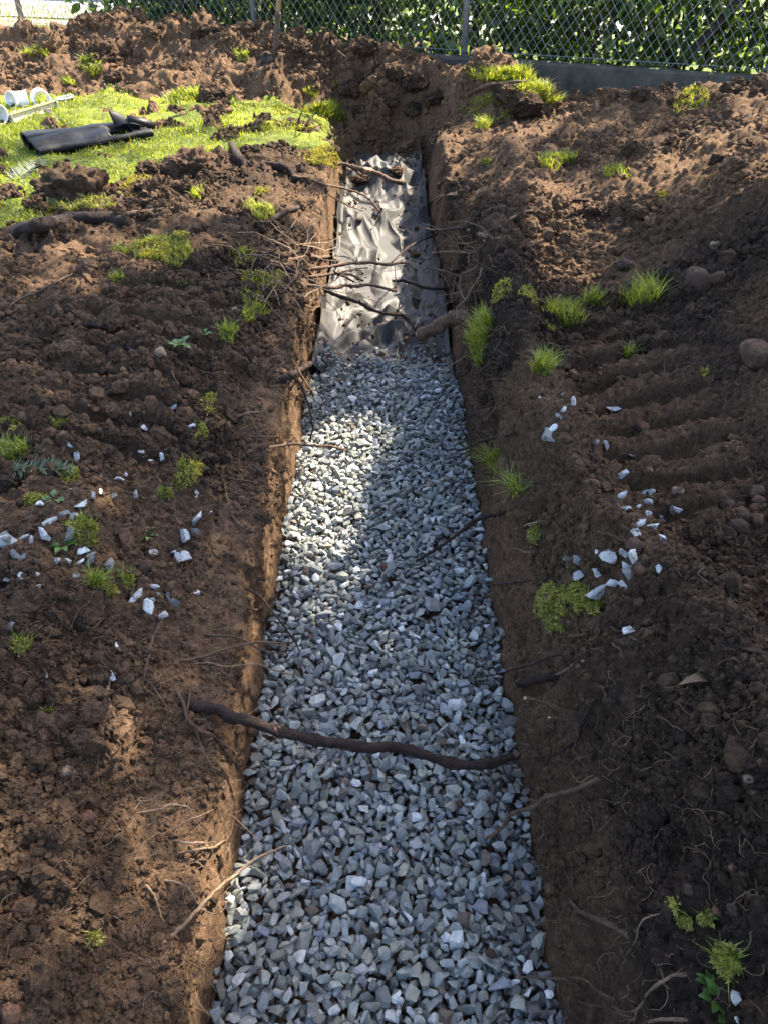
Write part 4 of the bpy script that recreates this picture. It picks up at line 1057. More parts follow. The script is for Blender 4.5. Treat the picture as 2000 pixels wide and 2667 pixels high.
 (3, [(640,755),(860,755),(970,755),(1090,765)], .0078, .0060, .012, None, 'm', 'straight root lying above the small weed toward the lip', 1),
 (3, [(1120,330),(1180,290),(1230,255),(1285,238)], .0130, .0110, .03, None, 'd', 'broken branch with a pale end on the left bank below the turf corner', 0),
 (3, [(500,810),(560,840),(610,880)], .0078, .0060, .01, None, 'd', 'short dark root left of the tan cobble', 1),
 (3, [(530,120),(522,200),(490,260)], .0090, .0065, .03, None, 'd', 'curved dark root on the side of the big sod lump', 1),
 (1, [(1140,700),(1210,725),(1250,740),(1280,785)], .0210, .0180, .03, None, 'd', 'dark hooked root under the yellow moss by the trench corner', 1),
 (1, [(1055,710),(1030,680),(1005,632)], .0280, .0240, .05, None, 'd', 'upright root knob at the front edge of the lawn', 0),
 (1, [(1485,240),(1440,190),(1435,150)], .0070, .0040, 1.0, None, 'm', 'thin stick standing against the fence behind the far heap', 0, 'twig'),
 (2, [(345,415),(430,375),(520,360),(620,350),(700,325),(745,312)], .0130, .0075, .05, None, 'm', 'bare branch lying over the grassy crest of the right far heap', 2, 'branch'),
 (5, [(460,400),(560,405),(640,400),(720,410),(810,415)], .0100, .0070, .012, None, 'd', 'dark root lying level on the right heap below the grass', 2),
 (5, [(360,560),(430,490),(500,465),(600,450),(710,430)], .0090, .0055, .015, None, 'm', 'sunlit root curving over the right bank crest', 4),
 (5, [(40,430),(110,380),(180,372)], .0050, .0030, .03, None, 'p', 'pale sunlit rootlet at the far right lip', 3),
 (6, [(860,410),(870,405),(955,395),(950,440)], .0020, .0012, .01, None, 'p', 'fine rootlet among the stones on the left bank', 2),
 (6, [(1260,285),(1340,262),(1410,255)], .0040, .0028, .03, None, 'p', 'thin pale root near the left lip above the straight brown root', 3),
 (6, [(1215,600),(1300,625),(1370,635),(1440,650)], .0036, .0020, .03, None, 'm', 'thin level root on the left wall above the wispy one', 2),
 (6, [(500,1390),(560,1370),(470,1452)], .0034, .0020, .01, None, 'm', 'thin root at the foot of the small boulder group on the left bank', 2),
 (8, [(200,200),(170,260),(105,325)], .0052, .0036, .02, None, 'm', 'crooked brown root on the right wall left of the white stones', 1),
 (8, [(455,835),(360,862),(270,893)], .0030, .0024, .02, None, 'p', 'straight dry grass stalk above the moss wisp on the right wall', 0, 'stalk'),
 (8, [(430,1015),(350,1012),(285,985)], .0026, .0014, .02, None, 'p', 'pale rootlet on the right wall left of the stone group', 3),
 (8, [(660,1455),(600,1465),(530,1472)], .0040, .0030, .02, None, 'm', 'short root below the big yellow moss clump', 1),
 (8, [(615,1340),(625,1420),(650,1480)], .0026, .0016, .01, None, 'm', 'roots trailing beneath the big yellow moss clump', 4),
]
for R_ in ROOTS:
    reg, pts, r0, r1, z0, z1, mt, lb, tw = R_[:9]
    kind = R_[9] if len(R_) > 9 else 'root'
    ob, Q, rad = make_root(reg, pts, r0, r1, z0, z1, mt, lb, 'roots sticking out of the earth' if kind == 'root' else None, cut=('end' in lb and 'pale' in lb), twigs=tw, name=kind, cat=kind, sides=12 if r0 > .012 else 8)
    if lb.startswith('thick dark root crossing'):
        i = int(len(Q)*.30); P_ = [q + (Vector((0, -.25, .97)))*(rad[i]*.45) for q in Q[i - 2:i + 2]]
        V, F = tube_vf(P_, [.002, .0070, .0075, .002], 9, .3, 4)
        wnd = new_obj('bark_wound', np_mesh('bark_wound', V - np.array(ob.location[:]), F, True), M_wound, ob); wnd['label'] = 'orange scraped patch'
# the sawn log in the right wall and the peeled branch across the fabric
ob, Q, rad = make_root(4, [(1400,1435),(1330,1462),(1280,1480),(1180,1540),(1078,1585)], .0300, .0265, None, .12, 'm', 'thick sawn root end sticking out of the right wall above the gravel', None, True, 1, sides=16)
ob, Q, rad = make_root(4, [(600,365),(660,390),(720,400),(800,430),(880,470),(960,485)], .0190, .0170, .30, .16, 'm', 'branch with a peeled tan band lying across the far fabric', None, False, 1, name='branch', cat='branch', sides=14)
V, F = tube_vf(Q[6:12], [r_*1.08 for r_ in rad[6:12]], 14, .02, 2); pb = new_obj('peeled_band', np_mesh('peeled_band', V - np.array(ob.location[:]), F, True), simple('peeled_wood', (.36, .20, .10), .6, scale=30), ob); pb['label'] = 'tan peeled wood'

# hair roots nobody could count
def hair_roots():
    r = random.Random(77); so = Soup()
    def one(p, nn, L, rr):
        d = Vector((r.gauss(0, 1), r.gauss(0, 1), r.gauss(0, .6))); d = (d - nn*d.dot(nn)*.8).normalized()
        P = [p - nn*.004, p + nn*.004]; cur = P[-1]; 
        for k in range(r.randint(3, 6)):
            d = (d + Vector((r.gauss(0, .55), r.gauss(0, .55), r.gauss(-.12, .4)))).normalized(); cur = cur + d*L/4 + nn*r.uniform(-.001, .004); P.append(cur.copy())
        V, F = tube_vf(P, np.linspace(rr, rr*.4, len(P)), 3, 0, caps=False); so.add(V, F)
    zones = [((560, 640), (1250, 2650), 260), ((300, 600), (1250, 2650), 420), ((0, 400), (1500, 2600), 240), ((620, 800), (650, 1250), 200), ((800, 900), (480, 900), 120), ((1180, 1330), (600, 1400), 300), ((1250, 1700), (1500, 2650), 330), ((1700, 2000), (1500, 2650), 140), ((1400, 2000), (800, 1500), 130), ((1150, 1400), (330, 700), 160), ((200, 800), (850, 1300), 150), ((0, 2000), (90, 800), 220)]
    for (x0, x1), (y0, y1), n in zones:
        for _ in range(int(n*.8)):
            h, nn = hit2(r.uniform(x0, x1), r.uniform(y0, y1))
            if abs(h.x) < .33 and h.z < .06: continue
            if lawn_mask(np.array([h.x]), np.array([h.y]))[0] > .3: continue
            k = (h - Vector((0, 0, CAMH))).length
            one(h, nn, r.uniform(.012, .05)*(.6 + .35*k), r.uniform(.0004, .0008)*(.6 + .4*k))
            if r.random() < .35: one(h, nn, r.uniform(.02, .05)*(.6 + .35*k), .0006*(.6 + .4*k))
    for _ in range(70):
        h, nn = hit2(r.uniform(600, 850), r.uniform(630, 790)); one(h + nn*.01, (nn + Vector((.5, 0, .2))).normalized(), r.uniform(.12, .35), r.uniform(.0018, .0040))
    for _ in range(26):
        h, nn = hit2(r.uniform(1140, 1300), r.uniform(600, 800)); one(h + nn*.01, (nn + Vector((-.6, 0, .1))).normalized(), r.uniform(.10, .25), r.uniform(.0014, .0032))
    o = new_obj('hair_roots', so.mesh('hair_roots'), M_rp); tag(o, 'fine pale hair roots hanging from both banks', 'hair roots', kind='stuff')
hair_roots()
print('roots', round(time.time() - T0, 1))

# ------------------------------------------------------------------ pale stones spilled on the banks
def white_stones():
    r = np.random.default_rng(91)
    pal = stone_mat('pale_stone', 'obj', True)
    ms = [np_mesh('stone', *hull_variant(500 + i, 14, .95)) for i in range(14)]
    CL = [
     (6, 'high on the left bank beside the tread marks', [(710,265,34),(940,230,40),(1030,345,44),(1303,243,24),(1235,280,34)]),
     (6, 'in the loose cluster under the upper left moss', [(785,350,54),(380,435,34),(420,505,52),(650,515,38),(775,470,40),(825,525,38),(880,500,46)]),
     (6, 'in the row above the star shaped moss', [(545,628,46),(580,632,42),(640,625,48),(680,600,30),(390,683,50),(500,710,42),(548,688,30),(610,708,58),(728,697,54)]),
     (6, 'between the left moss and the trench', [(1063,698,50),(1135,800,28),(1065,848,88),(1000,920,70),(1050,905,70)]),
     (6, 'in the heap behind the star shaped moss', [(205,763,54),(445,762,84),(360,812,78),(400,825,52),(283,860,78)]),
     (6, 'in the heap along the left picture edge', [(30,925,80),(60,965,100),(10,1235,50),(128,943,54),(165,970,62),(90,1028,78),(115,1063,72),(50,1160,38),(118,1150,70)]),
     (6, 'around the star shaped moss', [(250,915,84),(362,930,92),(453,1000,58),(495,1030,52),(300,1060,64),(365,1062,54),(430,1085,62)]),
     (6, 'below the star shaped moss', [(485,1068,78),(490,1115,62),(590,1070,88),(222,1155,66),(205,1200,62),(410,1152,54)]),
     (6, 'beside the small weed on the left bank', [(833,1012,64),(945,1022,44),(975,1037,84)]),
     (6, 'in the group above the pale crooked root', [(832,1197,72),(745,1258,108),(832,1280,54),(805,1315,92),(915,1250,52),(865,1255,42),(935,1297,62),(875,1360,60),(1052,1235,52)]),
     (9, 'on the darker earth left of the thick root', [(50,65,64),(635,172,44),(583,318,90),(243,325,44),(712,828,24)]),
     (8, 'at the top of the right bank ridge', [(422,190,38),(533,168,42),(585,203,80),(543,250,42),(523,280,38),(500,345,54),(485,390,112),(462,345,24)]),
     (8, 'in the right track ruts', [(820,233,72),(728,432,46),(777,438,46),(915,487,32),(860,590,62)]),
     (8, 'in the upper cluster right of the ridge', [(997,690,62),(868,722,68),(1005,742,66),(883,775,42),(950,765,46),(1000,802,46),(1143,772,72),(1080,827,46)]),
     (8, 'in the middle cluster right of the ridge', [(953,857,64),(1030,893,72),(932,915,66),(1078,958,66),(738,1010,34)]),
     (8, 'in the lower cluster above the big moss', [(813,1020,104),(895,1027,56),(935,1045,78),(905,1082,62),(920,1123,82),(1075,1105,82),(840,1172,76),(880,1200,52)]),
     (8, 'touching the top of the big moss', [(583,1050,42),(590,1088,62),(640,1055,62),(652,1130,68),(740,1140,58),(748,1220,96)]),
     (8, 'alone below the big moss clump', [(898,1460,78)]),
     (12, 'beside the leafy weed at bottom right', [(1500,1865,74),(1492,1980,40)]),
    ]
    ORD = ['first', 'second', 'third', 'fourth', 'fifth', 'sixth', 'seventh', 'eighth', 'ninth']
    for reg, place, items in CL:
        order = sorted(range(len(items)), key=lambda k: items[k][0])
        for q, (x, y, sz) in enumerate(items):
            pxx, pyy = px(reg, x, y); h, nn = hit(pxx, pyy)
            zc = (h.y)*math.cos(PITCH) + (CAMH - h.z)*math.sin(PITCH)
            s = sz*R[reg][2]/FPX*zc*.64
            o = new_obj('stone', ms[int(r.integers(14))], pal); sc = np.array([1.12, .9, .85])*r.uniform(.85, 1.15, 3)*s
            o.scale = [float(v) for v in sc]; o.rotation_euler = (r.normal(0, .5), r.normal(0, .5), r.uniform(0, 6.28)); o.location = h + nn*s*.42
            b_ = r.uniform(.40, .66) if r.random() < .75 else r.uniform(.18, .28); o['col'] = [b_, b_*1.01, b_*.99]
            tone = 'whitish' if b_ > .48 else 'pale' if b_ > .30 else 'grey'
            rk = order.index(q); n = len(items)
            pos = 'single' if n == 1 else ('leftmost' if rk == 0 else 'rightmost' if rk == n - 1 else ORD[rk] + ' from left')
            tag(o, f'{tone} broken stone {place}, {pos}' if n > 1 else f'{tone} broken stone lying {place}', 'stone', 'pale stones spilled on the banks')
white_stones()
def cobbles():
    m, nt, b = mat_new('cobble')
    at = N(nt, 'Attribute', attribute_name='col', attribute_type='OBJECT')
    n1 = noise(nt, 40, 8, .7)
    c = mixc(nt, ramp(nt, n1.outputs[0], [(.40, (0, 0, 0)), (.60, (1, 1, 1))]), (.040, .026, .018), at.outputs['Color'])
    nt.links.new(c, b.inputs['Base Color']); b.inputs['Roughness'].default_value = .85; b.inputs['Specular IOR Level'].default_value = .25
    bump(nt, b, noise(nt, 150, 8, .7).outputs[0], .7, .006)
    ms = []
    for i in range(6):
        bm = bmesh.new(); bmesh.ops.create_icosphere(bm, subdivisions=3, radius=1)
        for v in bm.verts:
            p = np.array(v.co[:]); k = 1 + .34*float(fbm(p[0] + i*7, p[1], p[2], 3, .9)); v.co *= k
        me = bpy.data.meshes.new('cobble'); bm.to_mesh(me); bm.free(); me.polygons.foreach_set('use_smooth', [True]*len(me.polygons)); ms.append(me)
    r = np.random.default_rng(17)
    L = [(8,1440,760,90,'tall brown cobble at the left of the cobble heap by the right edge',1),(8,1510,755,54,'small brown cobble behind the tall one in the right heap',1),
     (8,1595,785,82,'round tan cobble in the middle of the right edge heap',1),(8,1612,735,70,'brown cobble behind the round tan one in the right heap',1),(8,1510,805,86,'flat dark cobble in front of the tall one in the right heap',0),
     (8,1590,688,86,'brown cobble topmost of the right edge heap',1),(8,1606,845,80,'reddish cobble low in the right edge heap',1),(8,1500,880,110,'wide dark cobble lowest of the right edge heap',0),
     (8,1640,770,50,'cobble cut off by the right picture edge in the heap',1),
     (8,975,340,92,'reddish cobble lying in the right track ruts',2),(8,1165,695,78,'pale cobble half buried in the lowest rut',3),(8,935,980,100,'dark red cobble between the white stone clusters',0),
     (8,1010,1060,72,'dark cobble right of the lower white cluster',0),(8,985,1112,88,'brown cobble under the lower white cluster',1),(8,690,245,54,'small brown cobble beside the rut edge',1),
     (8,650,1215,34,'small cobble touching the big moss clump',1),(8,990,1445,60,'flat reddish cobble beside the lone white stone',1),(8,1015,565,34,'small pale cobble in the ruts',3),
     (5,1320,805,150,'large dark earth covered boulder on the right heap',0),(5,1412,788,84,'brown boulder touching the large dark one on the right heap',0),(5,1405,625,48,'small pale round cobble on the right heap slope',3),
     (5,975,725,70,'dark cobble left on the right heap slope',0),(5,1610,1150,170,'big brown boulder at the right picture edge',1),(5,940,515,44,'sunlit tan cobble on the right bank crest',3),
     (9,75,478,96,'tan lump at the left picture edge on the near bank',1),(9,205,765,94,'tan oval cobble on the near left bank',3),(9,372,850,80,'round tan cobble right of the oval one on the near left bank',3),
     (9,425,858,40,'small brown cobble touching the round tan one',1),(9,460,1110,100,'reddish oval cobble on the lower left bank',2),(9,60,2150,120,'reddish cobble in the bottom left corner',2),(9,35,1030,30,'small tan pebble at the left edge of the near bank',3),
     (9,1362,640,58,'brown cobble at the left wall under the thick root',1),(3,695,862,58,'tan cobble in front of the small weed',3),(3,1020,680,40,'round grey cobble near the left lip',3),(6,785,1090,90,'dark oval cobble below the small weed on the left bank',0),
     (12,1620,605,66,'brown cobble at the right edge of the near slope',1),(12,1555,685,66,'pale tan cobble on the near right slope',3),(12,1595,750,74,'brown cobble below the pale tan one',1),(12,1235,1285,66,'brown round cobble in the middle of the near right slope',0),
     (12,1385,1388,56,'tan cobble above the moss at lower right',2),(12,1478,1397,80,'brown cobble above the moss at lower right',0),(12,1465,1165,44,'small brown cobble on the near right slope',1),
     (11,1290,640,44,'reddish brown stone lying in the gravel near the bottom',0),(7,828,1200,44,'brown stone lying in the middle gravel',2),(10,1285,820,38,'rust brown stone in the gravel right of the thick root',0)]
    cols = [(.06, .034, .022), (.11, .062, .038), (.13, .06, .04), (.26, .18, .12)]
    for reg, x, y, sz, lb, ci in L:
        pxx, pyy = px(reg, x, y); h, nn = hit2(pxx, pyy)
        zc = h.y*math.cos(PITCH) + (CAMH - h.z)*math.sin(PITCH); s = sz*R[reg][2]/FPX*zc*.50
        o = new_obj('cobble', ms[int(r.integers(6))], m); o.scale = (s*r.uniform(.95, 1.15), s*r.uniform(.8, 1), s*r.uniform(.75, .95)); o.rotation_euler = (r.normal(0, .3), r.normal(0, .3), r.uniform(0, 6.28))
        o.location = h + nn*s*.15; o['col'] = list(cols[ci]); tag(o, lb, 'cobble', 'cobbles lying in the dug earth')
cobbles()
print('stones', round(time.time() - T0, 1))

# ------------------------------------------------------------------ big lumps of sod and earth
def clod_mesh(name, seed, rough=.5):
    bm = bmesh.new(); bmesh.ops.create_icosphere(bm, subdivisions=5, radius=1)
    V = np.array([v.co[:] for v in bm.verts]); n = V/np.linalg.norm(V, axis=1, keepdims=True)
    k = 1 + rough*.55*fbm(V[:, 0] + seed*5, V[:, 1], V[:, 2], 3, 1.1, .5) + .17*fbm(V[:, 0] + seed*5, V[:, 1], V[:, 2], 4, 5., .75) + .22*lumps(V[:, 0]*1.0 + V[:, 2]*.6 + seed, V[:, 1] + V[:, 2]*.5, .32, seed) - .14*np.clip(np.abs(pnoise(V[:, 0]*4.1 + seed, V[:, 1]*4.1, V[:, 2]*4.1)), 0, .4)
    V2 = n*k[:, None]
    for v, p in zip(bm.verts, V2): v.co = p
    me = bpy.data.meshes.new(name); bm.to_mesh(me); bm.free(); me.polygons.foreach_set('use_smooth', [True]*len(me.polygons))
    at = me.attributes.new('sub', 'FLOAT', 'POINT'); at.data.foreach_set('value', np.clip(.30 + .5*fbm(V[:, 0] + seed, V[:, 1], V[:, 2], 3, .8), 0, 1).astype(np.float32)); return me
CLODS = [(0,915,235,60,.9,'clod high on the left of the dark pit end'),(0,960,205,70,.9,'clod above the middle of the dark pit end'),(0,1020,190,55,.9,'rough clod behind the dark pit end'),(0,1080,215,75,.8,'big clod at the right rim of the dark pit end'),
 (0,930,290,46,.8,'small clod on the left slope of the pit end'),(0,1005,262,60,.7,'clod stuck in the middle of the pit end slope'),(0,1075,285,50,.8,'clod low on the right of the pit end slope'),(0,1130,258,60,.8,'clod beside the moss on the right rim of the pit'),
 (3,340,190,330,.8,'big dark sod lump with hanging turf at the front of the lawn'),(3,830,85,220,.9,'dark earth lump on the left of the bare strip before the lawn'),(1,1305,222,74,1,'dark rounded clod right of the shovel'),
 (1,1590,215,130,.7,'brown boulder of earth under the moss by the fence'),(2,290,250,150,.9,'peaked clod on top of the middle far heap'),(2,600,455,150,.8,'dark clod below the bright grass crest'),(2,530,410,110,.8,'clod under the grass crest with a dark hollow'),
 (1,760,490,80,.9,'clod at the back edge of the lawn beside the grass'),(1,920,440,130,.8,'clod row at the back edge of the lawn'),(2,890,395,80,.9,'small clod right of the gap before the curb'),(2,1110,410,90,.8,'rounded clod under the tall moss tuft'),
 (5,1420,215,80,.8,'dark clod in the sunlit strip of the right heap'),(5,1580,150,110,.7,'dark clod at the right edge of the sunlit strip'),(5,1290,385,70,.7,'dark flat clod below the sunlit strip'),(5,620,560,110,1,'dark clod on the sunlit right bank crest'),
 (5,830,470,120,.8,'rough clod behind the sunlit crest'),(1,450,260,150,1.1,'dark turf clod tipped on its side in the far heap'),(1,500,345,90,.8,'smooth clod left of the lawn back edge'),(3,630,150,90,.8,'clod inside the yellow moss ring'),
 (6,590,470,80,.7,'clod above the rust leaf on the left bank'),(6,30,620,210,1.0,'hairy root ball cut by the left picture edge'),(1,900,150,110,.7,'wide clod under the fence left of the shovel'),(4,920,410,110,.7,'crumbling clod on the far fabric'),(4,670,470,130,.6,'earth fallen on the far fabric')]
def clods():
    r = np.random.default_rng(5)
    for i, (reg, x, y, sz, fl, lb) in enumerate(CLODS):
        pxx, pyy = px(reg, x, y); h, nn = hit2(pxx, pyy)
        zc = h.y*math.cos(PITCH) + (CAMH - h.z)*math.sin(PITCH); s = sz*R[reg][2]/FPX*zc*.5
        o = new_obj('earth_clod', clod_mesh('earth_clod', i + 3, .75), M_soil); o.scale = (s, s*.85, s*.8*fl); o.rotation_euler = (0, 0, r.uniform(0, 6.28)); o.location = h + nn*s*.1 
        tag(o, lb, 'clod', 'large clods of earth')
clods()
print('clods', round(time.time() - T0, 1))

# ------------------------------------------------------------------ moss, grass tufts and weeds
M_moss = leaf_mat('moss', (.10, .085, .030), (.42, .40, .105), .28, .85)
M_tuft = leaf_mat('tuft_grass', (.07, .10, .022), (.30, .34, .085), .4, .5)
M_weed = leaf_mat('weed_leaf', (.06, .13, .03), (.13, .24, .06), .35, .45)
M_fir = leaf_mat('fir_needle', (.040, .060, .032), (.11, .135, .075), .10, .7)
def area_pts(reg, x, y, w_, h_, n, r, blob=True):
    """n points on the ground inside an uneven ellipse of the photograph"""
    out = []; ph = r.uniform(0, 6.28, 4)
    for _ in range(n*5):
        a = r.uniform(0, 6.28); k = 1 + .28*math.sin(2*a + ph[0]) + .2*math.sin(3*a + ph[1]) + .12*math.sin(5*a + ph[2])
        q = math.sqrt(r.random())*k
        if abs(float(pnoise(x*.1 + q*math.cos(a)*2.2, y*.1 + q*math.sin(a)*2.2))) > .27 and blob and r.random() < .8: continue
        pxx, pyy = px(reg, x + w_/2*q*math.cos(a), y + h_/2*q*math.sin(a))
        h, nn = hit(pxx, pyy); out.append((h, nn, q))
        if len(out) >= n: break
    P = [o for o in out]; c = np.median(np.array([p[0][:] for p in P]), 0)
    ext = (w_*R[reg][2])/FPX*(c[1]*.77 + (CAMH - c[2])*.64)
    return [(p, nn, q) for p, nn, q in P if np.linalg.norm(np.array(p[:]) - c) < ext*1.0 + .02], Vector(c), ext
def moss_vf(P, r, L, lift):
    """feathery sprigs"""
    so = []
    n = len(P); p0 = np.array([p[0][:] for p in P]); nn = np.array([p[1][:] for p in P]); q = np.array([p[2] for p in P])
    dr = nn*.8 + r.normal(0, .55, (n, 3)) + np.array([0, -.1, .2]); dr /= np.linalg.norm(dr, axis=1, keepdims=True)
    p0 = p0 + nn*(lift*np.clip(1 - q*q*.8, 0, 1))[:, None]
    Ls = L*r.uniform(.5, 1.3, n)[:, None]
    b = np.cross(dr, r.normal(size=(n, 3))); b /= np.linalg.norm(b, axis=1, keepdims=True); c = np.cross(dr, b)
    W = Ls*.075
    V = []; F = []
    t1 = p0 + dr*Ls*.45 + np.array([0, 0, .0]); t2 = p0 + dr*Ls + np.array([0, 0, -.15])*Ls
    # stem leafed by three crossing blades plus side leaflets
    V = np.stack([p0 + b*W*.5, p0 - b*W*.25 + c*W*.4, p0 - b*W*.25 - c*W*.4, t1 + b*W*.9, t1 - b*W*.45 + c*W*.8, t1 - b*W*.45 - c*W*.8, t2,
                  t1 + b*W*2.4 + dr*W*1.5, t1 - b*W*1.2 + c*W*2.2 + dr*W*1.5, t1 - b*W*1.2 - c*W*2.2 + dr*W*1.5], 1).reshape(-1, 3)
    k = (np.arange(n)*10)[:, None]
    fs = [(0,1,4),(0,4,3),(1,2,5),(1,5,4),(2,0,3),(2,3,5),(3,4,6),(4,5,6),(5,3,6),(3,6,7),(4,6,8),(5,6,9)]
    F = np.concatenate([k + np.array(f) for f in fs], 0)
    v = np.clip(r.normal(.55, .28, n), 0, 1)
    return V, F, np.repeat(v, 10)
